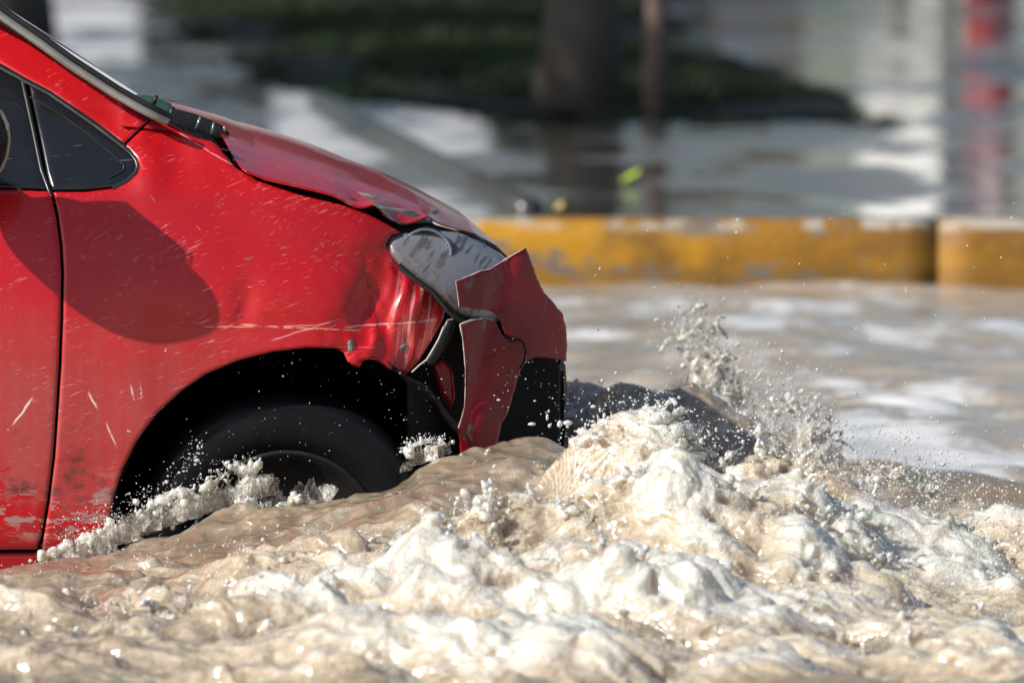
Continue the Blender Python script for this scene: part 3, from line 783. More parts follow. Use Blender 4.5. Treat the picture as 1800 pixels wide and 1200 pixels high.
# roof, rear body (beyond the frame)
rv = []
secs = [(-1.55, 1.17), (-1.9, 1.235), (-2.4, 1.25), (-2.9, 1.20), (-3.35, 1.08), (-3.6, .78), (-3.66, .3)]
for x, z in secs:
    for k in range(13):
        t = k / 12
        iny = .16 if z > .9 else .02
        rv.append((x - .095 * 1.72 * t, iny + (1.72 - 2 * iny) * t, z + (.05 * (1 - (2 * t - 1) ** 2) if z > .9 else 0)))
make("roof", rv, grid_faces(len(secs), 13), PAINT, CAR)
REARQ = [(-935, 335), (-935, 1000), (-1150, 1060), (-2300, 1000), (-2310, 340), (-1600, 330)]
panel("rear_quarter", REARQ, S_side, PAINT, CAR, step=.06)
panel("rear_quarter", REARQ, S_side, PAINT, CAR, step=.06, mirror=True)
REARW = [(-890, 326), (-870, -60), (-1500, -70), (-2000, 60), (-2250, 330)]
panel("rear_window", REARW, S_off(.008), GLASS_D, CAR, step=.06)
panel("rear_window", REARW, S_off(.008), GLASS_D, CAR, step=.06, mirror=True)

# ------------------------------------------------------------------ flood water
class Ridge:
    def __init__(s, pts, wn, wf, foam, rough, lumps=0, fing=0):
        P = np.array(pts, float)
        X, Z = at(P[:, 0], P[:, 1], P[:, 2])
        s.X, s.Y, s.Z = X, P[:, 2], np.maximum(Z, 0)
        s.wn, s.wf, s.foam, s.rough, s.lumps, s.fing = wn, wf, foam, rough, lumps, fing
    def h(s, x, y):
        Yr = np.interp(x, s.X, s.Y); Zr = np.interp(x, s.X, s.Z)
        Yr = Yr + .05 * np.sin(x * 9 + s.foam * 7)
        end = sstep(s.X[0] - .15, s.X[0] + .05, x) * (1 - sstep(s.X[-1] - .05, s.X[-1] + .15, x))
        d = y - Yr
        w = np.where(d < 0, s.wn, s.wf)
        return Zr * end * np.exp(-(np.abs(d) / w) ** 2.2)
RIDGES = [
    Ridge([(-400, 1020, -.14), (0, 1014, -.14), (150, 992, -.14), (300, 946, -.15), (440, 902, -.16), (560, 884, -.17), (640, 848, -.17), (720, 806, -.18), (760, 788, -.18), (830, 768, -.17), (900, 768, -.17), (960, 786, -.17), (1040, 806, -.18), (1110, 840, -.18)], .50, .075, .24, .42, 60, 0),
    Ridge([(940, 880, -.30), (980, 846, -.36), (1040, 812, -.42), (1080, 796, -.44), (1130, 776, -.46), (1165, 760, -.46), (1200, 770, -.46), (1235, 812, -.47), (1270, 820, -.48), (1330, 800, -.50), (1420, 832, -.54), (1480, 856, -.56), (1530, 890, -.6), (1580, 925, -.62), (1640, 940, -.66), (1720, 955, -.7), (1800, 962, -.75), (2000, 985, -.85)], .22, .16, .72, 1.0, 260, 120),
    Ridge([(640, 1000, -.9), (760, 930, -.92), (850, 905, -.94), (960, 915, -.95), (1020, 890, -.95), (1100, 866, -.96), (1200, 874, -.98), (1300, 892, -1.0), (1400, 905, -1.0), (1450, 955, -1.0), (1500, 1000, -1.02), (1580, 1070, -1.05)], .34, .22, 1.0, 1.2, 380, 170),
    Ridge([(-400, 1112, -.95), (-100, 1104, -.95), (100, 1088, -.95), (250, 1066, -.97), (330, 1034, -1.0), (420, 998, -1.0), (520, 980, -1.0), (620, 972, -1.0), (680, 985, -1.0), (720, 1030, -1.0)], .34, .26, .52, .85, 160, 15),
    Ridge([(-400, 1150, -1.6), (0, 1135, -1.6), (150, 1115, -1.6), (300, 1090, -1.6), (450, 1068, -1.6), (560, 1040, -1.6), (680, 1056, -1.62), (770, 1032, -1.64), (850, 1034, -1.65), (1000, 1000, -1.65), (1120, 1000, -1.65), (1200, 1034, -1.65), (1300, 1100, -1.65), (1500, 1160, -1.7), (1800, 1190, -1.7), (2100, 1200, -1.7)], .40, .30, 1.0, 1.35, 420, 130),
    Ridge([(-400, 1190, -2.2), (0, 1178, -2.2), (300, 1160, -2.2), (600, 1130, -2.2), (900, 1150, -2.2), (1200, 1150, -2.2), (1500, 1185, -2.2), (1900, 1198, -2.2)], .4, .3, .95, 1.3, 200, 50),
    Ridge([(900, 706, 1.6), (1080, 680, 1.55), (1150, 664, 1.5), (1215, 655, 1.5), (1255, 700, 1.4), (1300, 735, 1.3), (1380, 785, 1.05), (1480, 835, .7), (1560, 880, .35), (1680, 916, .05), (1800, 938, -.2), (2000, 970, -.4)], .42, .2, .26, .5, 20, 10),
]
HUMP = (.20, .8, .40, .85, .14)
def calm(x, y):
    P = np.stack([x * 1.1 + .25 * y, y * 2.4, 0 * x], 1)
    h = .055 * perlin(P, 21) + .040 * perlin(P * 2.3, 22) + .018 * perlin(P * 5.1, 23)
    return h * (1 - .35 * sstep(4, 10, y))
def water(x, y, detail=True):
    shp = x.shape; x = x.ravel(); y = y.ravel()
    hs = np.array([r.h(x, y) for r in RIDGES])
    dxh, dyh = (x - HUMP[0]) / HUMP[2], (y - HUMP[1]) / HUMP[3]
    hump = HUMP[4] * np.exp(-(np.abs(dxh) ** 2.5 + np.abs(dyh) ** 3))
    allh = np.vstack([hs, hump[None]])
    p4 = np.maximum(allh, 1e-4) ** 4
    tot = p4.sum(0)
    h = tot ** .25
    wts = p4 / tot
    act = sstep(.012, .07, h)
    foam = (wts[:-1] * np.array([r.foam for r in RIDGES])[:, None]).sum(0) * act
    rough = (wts[:-1] * np.array([r.rough for r in RIDGES])[:, None]).sum(0) + wts[-1] * .35
    rough = rough * sstep(.0, .06, h)
    # broken water fills the space between the crests in the foreground
    near = sstep(-.35, -.7, y) * sstep(-1.9, -.9, x + .0) * (1 - sstep(.8, 1.3, x))
    near = np.maximum(near, sstep(-.35, -.6, y) * .7)
    near *= sstep(-4.5, -2.6, y)
    near = near * (1 - .55 * sstep(-.55, -1.0, x) * sstep(-1.3, -.9, y))
    rough = np.maximum(rough, .85 * near); foam = np.maximum(foam, .40 * near * sstep(-1.2, 0, x) + .38 * near)
    foam = np.maximum(foam, 1.15 * near * sstep(.45, .72, x) * sstep(-1.5, -1.1, y))
    h = h + .05 * near * (1 - act * .6)
    if detail:
        P = np.stack([(.91 * x - .41 * y) * .62, .41 * x + .91 * y, h * 1.0], 1)
        warp = np.stack([perlin(P * 4, 31), perlin(P * 4, 32), 0 * x], 1) * .05
        b1 = np.abs(perlin((P + warp) / .23, 33)); b2 = np.sqrt(perlin((P + warp) / .105, 34) ** 2 + .006); b3 = perlin((P + warp) / .055, 35)
        h = h + rough * (.155 * (b1 - .22) + .052 * (b2 - .22) + .014 * b3)
        smooth_n = perlin(np.stack([x * 5, y * 9, 0 * x], 1), 36) * .018 + perlin(np.stack([x * 14, y * 18, 0 * x], 1), 37) * .006
        h = h + smooth_n * sstep(0, .1, h) * (1 - .5 * np.clip(rough, 0, 1))
        hc = wts[-1] * act + .7 * sstep(.2, .9, y) * act
        sw = np.stack([x + .3 * y, y, 0 * x], 1) + warp
        h = h + np.clip(hc, 0, 1) * (.040 * (.3 - np.abs(perlin(sw / np.array([.24, .15, 1.]), 45))) + .030 * (.3 - np.abs(perlin(sw / np.array([.10, .06, 1.]), 46))) + .012 * perlin(sw / np.array([.04, .026, 1.]), 49))
        foam = foam + np.clip(hc, 0, 1) * .9 * np.clip(perlin(sw / np.array([.16, .05, 1.]), 50) - .1, 0, 1)
        foam = foam + (b1 - .2) * .5 * rough + .30 * perlin((P + warp) / .16, 38) * rough
    h = h + calm(x, y) * (1 - .6 * np.clip(rough, 0, 1))
    return h.reshape(shp), np.clip(foam, 0, 1).reshape(shp), rough.reshape(shp)

def water_material():
    q = NT("muddy_flood_water")
    f = q.attr("foam"); cr = q.attr("crest")
    n = q.noise(48, 5, .62); n2 = q.noise(9, 4, .6)
    lvl = q.math('ADD', f, q.math('ADD', q.math('MULTIPLY', q.math('SUBTRACT', n, .5), .8), q.math('MULTIPLY', q.math('SUBTRACT', n2, .5), 1.0)))
    st_ = q.noise(1.0, 4, .6, vec=q.map((16, 42, 42), (0, R(18), R(12))), dist=.8)
    lvl = q.math('ADD', lvl, q.math('MULTIPLY', q.math('SUBTRACT', st_, .5), .75))
    lvl = q.math('ADD', lvl, q.math('MULTIPLY', cr, .22))
    lvl = q.math('ADD', lvl, q.math('MULTIPLY', q.attr('lift'), q.math('MULTIPLY', f, .34)))
    mud = q.mix(q.noise(5, 4, .6), (.33, .25, .165), (.54, .435, .305))
    c = q.mix(q.ss(lvl, .1, .8), mud, (.84, .69, .49))
    c = q.mix(q.ss(lvl, .84, 1.40), c, (.98, .91, .80))
    fine = q.noise(210, 3, .6); mid = q.noise(80, 3, .6)
    h = q.math('MULTIPLY', q.math('ADD', q.math('MULTIPLY', fine, .4), mid), q.ss(lvl, .2, 1.0, .28, .95))
    q.P(Base_Color=c, Roughness=.30, IOR=1.36, Specular_IOR_Level=.6,
        Coat_Weight=1.0, Coat_Roughness=.14, Coat_IOR=1.8,
        Subsurface_Weight=.6, Subsurface_Radius=(1.0, .66, .36), Subsurface_Scale=.034,
        Transmission_Weight=q.ss(lvl, .5, 1.25, .46, .27),
        Normal=q.bump(h, .6, .012))
    return q.m
WATER = water_material()
def calm_material():
    q = NT("flood_water_surface")
    mud = q.mix(q.noise(.9, 4, .6, vec=q.map((.5, 1.4, 1))), (.31, .265, .21), (.45, .395, .33))
    mud = q.mix(q.math('MULTIPLY', q.ss(q.noise(1.0, 5, .62, vec=q.map((1.6, .9, 1), loc=(4, 2, 0))), .50, .60), .75), mud, (.78, .79, .80))  # pale patches: froth, with sky reflection painted into the colour
    h = q.math('ADD', q.noise(9, 4, .6, vec=q.map((.6, 1.4, 1))), q.math('MULTIPLY', q.noise(34, 3, .5, vec=q.map((.7, 1.3, 1))), .3))
    q.P(Base_Color=mud, Roughness=.055, IOR=1.33, Normal=q.bump(h, .45, .02))
    return q.m
CALM = calm_material()

# outer sheet: ripples out to the kerb and far along the road
NX0, NX1, NY0, NY1 = -1.55, 1.6, -3.0, 2.9
def axis(lo, hi, f0, f1, fine, coarse):
    a = list(np.arange(f0, f1, fine)); x = f0
    s = fine
    while x > lo: s = min(s * 1.25, coarse); x -= s; a.append(max(x, lo))
    x = a[int((f1 - f0) / fine) - 1] if False else max(a); s = fine
    while x < hi: s = min(s * 1.25, coarse); x += s; a.append(min(x, hi))
    return np.array(sorted(set(a)))
ox = axis(-40, 40, -2.6, 2.6, .030, 2.0); oy = axis(-26, 10.97, -3.4, 10.9, .045, 1.5)
OX, OY = np.meshgrid(ox, oy, indexing='ij')
oh, of, orr = water(OX, OY, False)
m_in = sstep(NX0 - .0, NX0 + .12, OX) * (1 - sstep(NX1 - .12, NX1, OX)) * sstep(NY0, NY0 + .12, OY) * (1 - sstep(NY1 - .12, NY1, OY))
oh = oh - .003 - .12 * m_in
sheet = make("water", np.stack([OX.ravel(), OY.ravel(), oh.ravel()], 1), [f for f in grid_faces(len(ox), len(oy))], CALM)
tag(sheet, "brown flood water rippling across the road up to the yellow kerb", "water", kind="structure")

# churned water round the car: height field + clots and fingers, fused into one skin
VOX = .0038
gx = np.arange(NX0, NX1, .008); gy = np.arange(NY0, NY1, .008)
GX, GY = np.meshgrid(gx, gy, indexing='ij')
gh, gf, gr = water(GX, GY)
edge = sstep(NX0, NX0 + .12, GX) * (1 - sstep(NX1 - .13, NX1 - .01, GX)) * sstep(NY0, NY0 + .12, GY) * (1 - sstep(NY1 - .13, NY1 - .01, GY))
gh0 = water(GX, GY, False)[0]
gh = gh0 * (1 - edge) + gh * edge
n1, n2 = GX.shape
top = np.stack([GX.ravel(), GY.ravel(), gh.ravel()], 1)
bot = top.copy(); bot[:, 2] = -.10
VV = [top, bot]; FF = grid_faces(n1, n2) + [f[::-1] for f in grid_faces(n1, n2, n1 * n2)]
N0 = n1 * n2
for i in range(n1 - 1):
    for j in (0, n2 - 1):
        a, b = i * n2 + j, (i + 1) * n2 + j
        FF.append((a, b, b + N0, a + N0) if j else (b, a, a + N0, b + N0))
for j in range(n2 - 1):
    for i in (0, n1 - 1):
        a, b = i * n2 + j, i * n2 + j + 1
        FF.append((b, a, a + N0, b + N0) if i else (a, b, b + N0, a + N0))
# unit icosphere
def ico(sub):
    import bmesh
    bm = bmesh.new(); bmesh.ops.create_icosphere(bm, subdivisions=sub, radius=1.0)
    v = np.array([tuple(p.co) for p in bm.verts]); f = np.array([[q.index for q in p.verts] for p in bm.faces]); bm.free()
    return v, f
IV1, IF1 = ico(1); IV2, IF2 = ico(2)
def h_at(x, y):
    i = np.clip(((np.asarray(x) - NX0) / .008).astype(int), 0, n1 - 1); j = np.clip(((np.asarray(y) - NY0) / .008).astype(int), 0, n2 - 1)
    return gh[i, j]
blobs = []      # x,y,z,r,flatten
def finger(p, d, L, r0, beads=True):
    p = np.array(p, float); d = np.array(d, float); d /= np.linalg.norm(d)
    n = max(3, int(L / (r0 * .8)))
    for k in range(n):
        t = k / (n - 1)
        r_ = r0 * (1 - .6 * t) * (1 + .25 * math.sin(k * 2.3))
        if t > .9 and beads: r_ = r0 * .5
        blobs.append((*p, max(r_, .0035)))
        d = d + rng.normal(0, .16, 3); d[2] -= .08; d /= np.linalg.norm(d)
        p = p + d * L / n
for rd in RIDGES:
    for _ in range(int(rd.lumps * .3)):
        x = rng.uniform(max(rd.X[0], -1.3), min(rd.X[-1], 1.35))
        y = np.interp(x, rd.X, rd.Y) + rng.normal(-.03, .09)
        r_ = float(np.clip(rng.lognormal(math.log(.009), .45), .0045, .022))
        blobs.append((x, y, float(h_at(x, y)) + rng.uniform(-.7, .25) * r_, r_))
    for _ in range(rd.fing):
        x = rng.uniform(max(rd.X[0], -1.3), min(rd.X[-1], 1.35))
        y = np.interp(x, rd.X, rd.Y) + rng.normal(0, .05)
        finger((x, y, float(h_at(x, y)) - .01), (rng.normal(.3, .5), rng.normal(0, .4), 1.0), rng.uniform(.015, .06), rng.uniform(.0040, .0078))
def px_blob(px, py, Y, r_):
    x, z = at(px, py, Y); blobs.append((float(x), Y, float(z), r_))
def splash_px(pts, n, spread, rr, Y, ysp=.03, fing=0, fl=(.02, .05)):
    """clots of foam scattered along a line of photo pixels"""
    P = np.array(pts, float)
    for _ in range(n):
        k = rng.uniform(0, len(P) - 1); i = int(k); t = k - i
        c = P[i] * (1 - t) + P[min(i + 1, len(P) - 1)] * t
        px_blob(c[0] + rng.normal(0, spread), c[1] + abs(rng.normal(0, spread)) * rng.choice([1, -.35]), Y + rng.normal(0, ysp), float(rng.uniform(*rr)))
    for _ in range(fing):
        k = rng.uniform(0, len(P) - 1); i = int(k); t = k - i
        c = P[i] * (1 - t) + P[min(i + 1, len(P) - 1)] * t
        x, z = at(c[0], c[1], Y)
        finger((float(x), Y, float(z)), (rng.normal(.2, .5), rng.normal(-.1, .3), 1.0), rng.uniform(*fl), rng.uniform(.0040, .0068))
splash_px([(70, 985), (110, 965), (150, 950), (190, 925), (230, 940), (260, 960), (180, 975), (120, 990)], 60, 10, (.003, .008), -.07, .02, 44, (.012, .03))
splash_px([(235, 925), (270, 885), (310, 870), (345, 880), (330, 905), (280, 910), (250, 930)], 40, 13, (.003, .007), -.05, .02, 50, (.012, .04))
splash_px([(350, 865), (380, 845), (400, 830), (430, 835), (455, 820), (440, 850), (400, 870)], 16, 11, (.003, .006), -.04, .02, 40, (.012, .04))
splash_px([(420, 890), (440, 895), (470, 885), (500, 890), (530, 880)], 24, 8, (.004, .008), -.07, .02, 14, (.012, .04))
splash_px([(715, 800), (725, 785), (745, 778), (770, 775), (785, 780), (750, 795)], 10, 7, (.004, .007), -.12, .015, 10, (.01, .025))
# the high crest domes ahead of the bumper
splash_px([(1100, 770), (1130, 745), (1165, 730), (1195, 750), (1205, 780), (1150, 790), (1090, 800)], 36, 10, (.006, .014), -.47, .04, 10, (.015, .04))
splash_px([(1250, 830), (1280, 805), (1330, 795), (1390, 805), (1430, 825), (1460, 850), (1400, 850), (1320, 840)], 40, 10, (.006, .014), -.50, .04, 14, (.015, .05))
splash_px([(1440, 850), (1480, 840), (1515, 870), (1525, 900), (1480, 900)], 26, 10, (.006, .013), -.56, .04, 10, (.015, .04))
splash_px([(1010, 790), (1040, 765), (1065, 750)], 60, 8, (.006, .016), -.43, .03, 14, (.02, .05))
splash_px([(1195, 600), (1215, 590), (1240, 610), (1265, 640), (1250, 670), (1225, 650), (1205, 630)], 30, 10, (.0035, .006), 2.05, .06, 34, (.04, .12))
splash_px([(1370, 705), (1400, 720), (1430, 745), (1470, 780), (1440, 770)], 24, 10, (.0035, .006), 1.25, .06, 22, (.03, .08))
splash_px([(1540, 860), (1580, 840), (1610, 850), (1640, 880), (1600, 890)], 60, 14, (.0035, .006), .35, .06, 24, (.03, .08))
splash_px([(1330, 800), (1332, 770), (1336, 745)], 16, 2, (.005, .009), -.5, .01)
splash_px([(1352, 800), (1365, 780), (1350, 755)], 14, 2, (.004, .008), -.5, .01)
splash_px([(1017, 772), (1040, 762), (1060, 752)], 22, 2, (.004, .009), -.45, .01)
splash_px([(820, 900), (850, 885), (870, 895), (860, 925)], 60, 8, (.007, .018), -.95, .03, 9)
splash_px([(960, 930), (1000, 905), (1040, 900), (1020, 940)], 90, 12, (.007, .018), -.95, .03, 12)
splash_px([(1080, 870), (1110, 845), (1130, 850), (1120, 880)], 70, 10, (.007, .018), -.97, .03, 12)
splash_px([(760, 1040), (765, 1020), (790, 1030), (800, 1050)], 40, 5, (.006, .012), -1.64, .02, 12, (.02, .05))
blobs_a = np.array(blobs)
offv = 2 * N0
nb_ = len(blobs_a)
dirs = np.broadcast_to(IV2[None], (nb_, len(IV2), 3))
ids = np.arange(nb_)[:, None, None] * 3.71
rad_ = 1 + .75 * perlin((dirs * 1.25 + ids).reshape(-1, 3), 81).reshape(nb_, -1) + .35 * perlin((dirs * 2.9 + ids).reshape(-1, 3), 82).reshape(nb_, -1)
rad_ = np.clip(rad_, .35, 1.9) * .72
aniso = np.stack([rng.uniform(1.0, 2.0, nb_), rng.uniform(.8, 1.3, nb_), rng.uniform(.45, .95, nb_)], 1)
small = blobs_a[:, 3] < .0055
aniso[small] = 1.0 + .25 * rng.random((small.sum(), 3))
loc_ = dirs * rad_[:, :, None] * aniso[:, None, :]
qa, qb = rng.uniform(0, 2 * math.pi, nb_), rng.normal(0, .7, nb_)
ca, sa, cb_, sb_ = np.cos(qa), np.sin(qa), np.cos(qb), np.sin(qb)
x1_ = loc_[:, :, 0] * cb_[:, None] + loc_[:, :, 2] * sb_[:, None]; z1_ = -loc_[:, :, 0] * sb_[:, None] + loc_[:, :, 2] * cb_[:, None]
loc_ = np.stack([x1_ * ca[:, None] - loc_[:, :, 1] * sa[:, None], x1_ * sa[:, None] + loc_[:, :, 1] * ca[:, None], z1_], 2)
Vb = (blobs_a[:, None, :3] + loc_ * blobs_a[:, 3][:, None, None]).reshape(-1, 3)
Fb = (IF2[None] + (np.arange(nb_) * len(IV2))[:, None, None] + offv).reshape(-1, 3)
me = bpy.data.meshes.new("water_raw")
me.from_pydata(np.vstack(VV + [Vb]).tolist(), [], FF + Fb.tolist())
raw = bpy.data.objects.new("water_raw", me)
COL.objects.link(raw)
md = raw.modifiers.new("remesh", 'REMESH'); md.mode = 'VOXEL'; md.voxel_size = VOX; md.adaptivity = 0
dg = bpy.context.evaluated_depsgraph_get()
wme = bpy.data.meshes.new_from_object(raw.evaluated_get(dg))
bpy.data.objects.remove(raw); bpy.data.meshes.remove(me)
nv = len(wme.vertices)
co = np.empty(nv * 3); wme.vertices.foreach_get("co", co); co = co.reshape(-1, 3)
ed = np.empty(len(wme.edges) * 2, dtype=np.int32); wme.edges.foreach_get("vertices", ed); ed = ed.reshape(-1, 2)
deg = np.bincount(ed.ravel(), minlength=nv)
def lap(c):
    s = np.zeros_like(c)
    for k in range(c.shape[1]):
        s[:, k] = np.bincount(ed[:, 0], c[ed[:, 1], k], nv) + np.bincount(ed[:, 1], c[ed[:, 0], k], nv)
    return s / np.maximum(deg, 1)[:, None]
for _ in range(2): co = co * .4 + lap(co) * .6
_, fm, rg = water(co[:, 0], co[:, 1])
lift = np.clip((co[:, 2] - water(co[:, 0], co[:, 1], False)[0]) / .035, -1, 1)
dz = co[:, 2] - h_at(co[:, 0], co[:, 1])
wme.vertices.foreach_set("co", co.ravel()); wme.update()
nr = np.empty(nv * 3); wme.vertex_normals.foreach_get("vector", nr); nr = nr.reshape(-1, 3)
fm = np.clip(fm + sstep(.004, .03, dz) * .8, 0, 1)
act = np.clip(np.maximum(rg, fm), 0, 1.1)
w0 = np.stack([perlin(co / .11, 51), perlin(co / .11, 52), perlin(co / .11, 53)], 1)
w1 = co + .035 * w0
w1 = w1 + .014 * np.stack([perlin(w1 / .042, 54), perlin(w1 / .042, 55), perlin(w1 / .042, 56)], 1)
wq = w1
wf_ = np.stack([(.91 * wq[:, 0] - .41 * wq[:, 1]) * .6, .41 * wq[:, 0] + .91 * wq[:, 1], wq[:, 2]], 1)
n1_ = np.sqrt(perlin(wf_ / .058, 42) ** 2 + .006) - .22; n2_ = perlin(wf_ / .026, 43); n3_ = perlin(wq / .0125, 41)
ridg = .30 - np.abs(perlin(wf_ / .07, 44))
flow = perlin(np.stack([wq[:, 0] / .09, wq[:, 1] / .035, wq[:, 2] / .035], 1), 48)
calmw = np.clip(.6 - act, 0, .6) / .6
disp = act * (.013 * n1_ + .0062 * n2_ + .018 * ridg) + (.0027 * n3_ + sstep(.008, .03, dz) * .004 * perlin(co / .018, 47)) * np.clip(act - .25, 0, 1) + (.0030 * n2_ + .0060 * flow) * calmw
inb = sstep(NX0, NX0 + .15, co[:, 0]) * (1 - sstep(NX1 - .15, NX1, co[:, 0])) * sstep(NY0, NY0 + .15, co[:, 1]) * (1 - sstep(NY1 - .15, NY1, co[:, 1]))
co2 = co + nr * (disp * inb)[:, None]
sm = co2.copy()
for _ in range(22): sm = lap(sm)
crest = np.clip(np.einsum('ij,ij->i', co2 - sm, nr) / .007, -1, 1)
wme.vertices.foreach_set("co", co2.ravel()); wme.update()
for nm, arr in (("foam", fm * inb), ("crest", crest), ("clear", sstep(.012, .05, dz) * inb), ("lift", lift * inb)):
    a = wme.attributes.new(nm, 'FLOAT', 'POINT'); a.data.foreach_set("value", arr.astype(np.float32))
wme.materials.clear()
churn = link_mesh("water", wme, WATER)
churn.name = "foaming_water"
tag(churn, "churning brown and white foaming water thrown up by the car", "water", kind="structure")

# thin torn films of water standing on the crests
def film_material():
    q = NT("water_film")
    vv = q.attr("rim")
    vein = q.noise(1.0, 5, .65, vec=q.map((60, 60, 34)), dist=1.2)
    vein2 = q.voro(70, q.map((1, 1, .7)), 'DISTANCE_TO_EDGE')
    white = q.math('MAXIMUM', q.ss(vein, .47, .66), q.math('MULTIPLY', q.ss(vein2, .05, .01), .6))
    keep = q.ss(q.math('ADD', q.noise(30, 4, .6), q.math('MULTIPLY', vv, -.62)), .08, .13)
    alpha = q.math('MULTIPLY', keep, q.math('ADD', .30, q.math('MULTIPLY', white, .58)), clamp=True)
    q.P(Base_Color=q.mix(white, (.62, .55, .45), (.93, .91, .87)), Roughness=.14, IOR=1.33, Specular_IOR_Level=.8, Coat_Weight=.6, Coat_Roughness=.12, Alpha=alpha,
        Normal=q.bump(vein, .6, .01))
    return q.m
films_v, films_f, films_r = [], [], []
def film(px0, py0, px1, py1, Y, H, curl=.03, spikes=5.0, seed=0):
    nu, nvv = max(16, int(abs(px1 - px0) / 4)), 16
    o = sum(len(v) for v in films_v); V = []; rm_ = []
    sd = seed * 5.3 + px0 * .071
    uu = np.linspace(0, 1, nu)
    hn = .45 + .75 * np.abs(perlin(np.stack([uu * spikes * 1.7 + sd, 0 * uu + sd, 0 * uu], 1), 93)) + .35 * perlin(np.stack([uu * spikes * 5 + sd, 0 * uu, 0 * uu], 1), 94)
    hn = np.clip(hn, .12, 1.5) * np.sin(np.pi * np.clip(uu, .02, .98)) ** .45
    for i, u in enumerate(uu):
        bx, bz = at(px0 + (px1 - px0) * u, py0 + (py1 - py0) * u, Y)
        Hh = H / 880.0 * hn[i] + .015
        for j in range(nvv):
            t = j / (nvv - 1)
            V.append((float(bx) + curl * (.5 + .6 * math.sin(sd + u * 5)) * t ** 2 + .006 * math.sin(u * 23 + t * 4 + sd), Y + .02 * math.sin(u * 9 + sd) - curl * .8 * t ** 2 + .007 * math.sin(u * 31 + t * 6), float(bz) - .02 + (Hh + .02) * (t - .18 * t ** 3)))
            rm_.append(t)
    films_v.append(np.array(V)); films_f.append(np.array(grid_faces(nu, nvv, o))); films_r.append(np.array(rm_))
for k, a_ in enumerate([
    (68, 990, 160, 960, -.07, 34), (130, 970, 245, 930, -.065, 44), (228, 930, 345, 885, -.05, 62), (300, 905, 420, 860, -.045, 56), (370, 880, 485, 850, -.04, 62), (440, 890, 585, 868, -.03, 66), (470, 900, 560, 880, -.06, 40), (420, 905, 470, 890, -.08, 34),
    (708, 812, 792, 778, -.13, 36), (725, 800, 780, 785, -.11, 26),
    (985, 810, 1080, 765, -.42, 36), (1080, 770, 1215, 760, -.46, 44), (1100, 760, 1190, 745, -.44, 36), (1238, 828, 1350, 815, -.49, 42), (1310, 815, 1470, 850, -.50, 42), (1425, 868, 1540, 905, -.55, 62), (1460, 860, 1530, 900, -.57, 50),
    (1180, 700, 1300, 690, 2.05, 105), (1195, 690, 1270, 680, 2.0, 95), (1215, 700, 1330, 715, 1.95, 70), (1350, 770, 1450, 775, 1.25, 66), (1385, 780, 1500, 810, 1.2, 56), (1500, 890, 1600, 880, .4, 66), (1555, 890, 1670, 905, .35, 72), (1640, 920, 1760, 935, .1, 46),
    (72, 985, 200, 945, -.055, 40), (62, 990, 150, 958, -.085, 44), (90, 980, 190, 940, -.08, 52), (110, 975, 230, 935, -.075, 56), (64, 985, 130, 965, -.06, 46), (150, 950, 250, 915, -.06, 50), (180, 950, 260, 915, -.075, 56), (235, 930, 300, 905, -.07, 56), (270, 915, 360, 880, -.065, 62), (320, 900, 430, 865, -.06, 56), (380, 880, 460, 850, -.055, 54), (240, 925, 380, 880, -.035, 70), (360, 880, 470, 845, -.03, 56), (200, 945, 330, 895, -.06, 50), (260, 915, 400, 865, -.055, 50), (330, 890, 470, 840, -.05, 46),
    (1200, 690, 1290, 690, 2.1, 120), (1180, 690, 1250, 680, 1.92, 80), (1240, 700, 1320, 700, 2.0, 90), (1370, 770, 1440, 770, 1.3, 76), (1400, 785, 1480, 800, 1.15, 60), (1520, 890, 1640, 900, .38, 84), (1590, 900, 1700, 920, .3, 60),
    (1185, 690, 1260, 690, 2.2, 110), (1195, 690, 1285, 690, 1.95, 120), (1215, 690, 1300, 695, 2.12, 96), (1235, 700, 1310, 710, 1.85, 80), (1180, 690, 1230, 690, 2.0, 60), (1290, 730, 1360, 740, 1.6, 60), (1330, 760, 1410, 770, 1.3, 70), (1360, 770, 1450, 780, 1.0, 76), (1400, 790, 1500, 815, .85, 66), (1450, 820, 1560, 850, .6, 60), (1530, 880, 1620, 880, .5, 90), (1600, 900, 1690, 915, .2, 70),
    (1170, 700, 1240, 690, 2.15, 84), (1205, 690, 1300, 690, 2.05, 130), (1225, 690, 1290, 690, 1.9, 100), (1260, 700, 1350, 720, 1.8, 60), (1100, 705, 1200, 690, 2.1, 40), (1010, 720, 1090, 705, .9, 26), (1040, 700, 1130, 690, 1.2, 28), (1080, 720, 1180, 705, .7, 26), (1210, 730, 1300, 750, .9, 34), (1000, 690, 1070, 680, 1.4, 24), (1150, 740, 1240, 750, .4, 30), (1290, 740, 1380, 760, 1.5, 50),
    (1350, 775, 1430, 775, 1.35, 70), (1375, 775, 1470, 790, 1.1, 80), (1430, 800, 1530, 830, .9, 60), (1480, 860, 1580, 870, .5, 66), (1500, 880, 1590, 880, .45, 90), (1560, 890, 1640, 890, .3, 96), (1610, 905, 1720, 920, .15, 60), (1680, 925, 1800, 945, 0, 56),
    (1500, 940, 1600, 960, -.62, 50), (1570, 950, 1700, 975, -.64, 60), (1650, 975, 1760, 990, -.68, 66), (1720, 985, 1840, 1000, -.72, 60), (1520, 1000, 1640, 1030, -.8, 60), (1620, 1020, 1760, 1050, -.85, 64), (1700, 1040, 1830, 1060, -.9, 60), (1580, 1080, 1700, 1110, -1.1, 50), (1440, 1060, 1540, 1100, -1.1, 56),
    (1540, 960, 1660, 985, -.66, 52), (1640, 990, 1790, 1000, -.7, 56), (1700, 970, 1860, 985, -.75, 46), (1560, 1030, 1700, 1060, -.9, 60), (1460, 1120, 1600, 1150, -1.3, 60), (1250, 1110, 1400, 1150, -1.5, 60)]):
    film(*a_, seed=k)
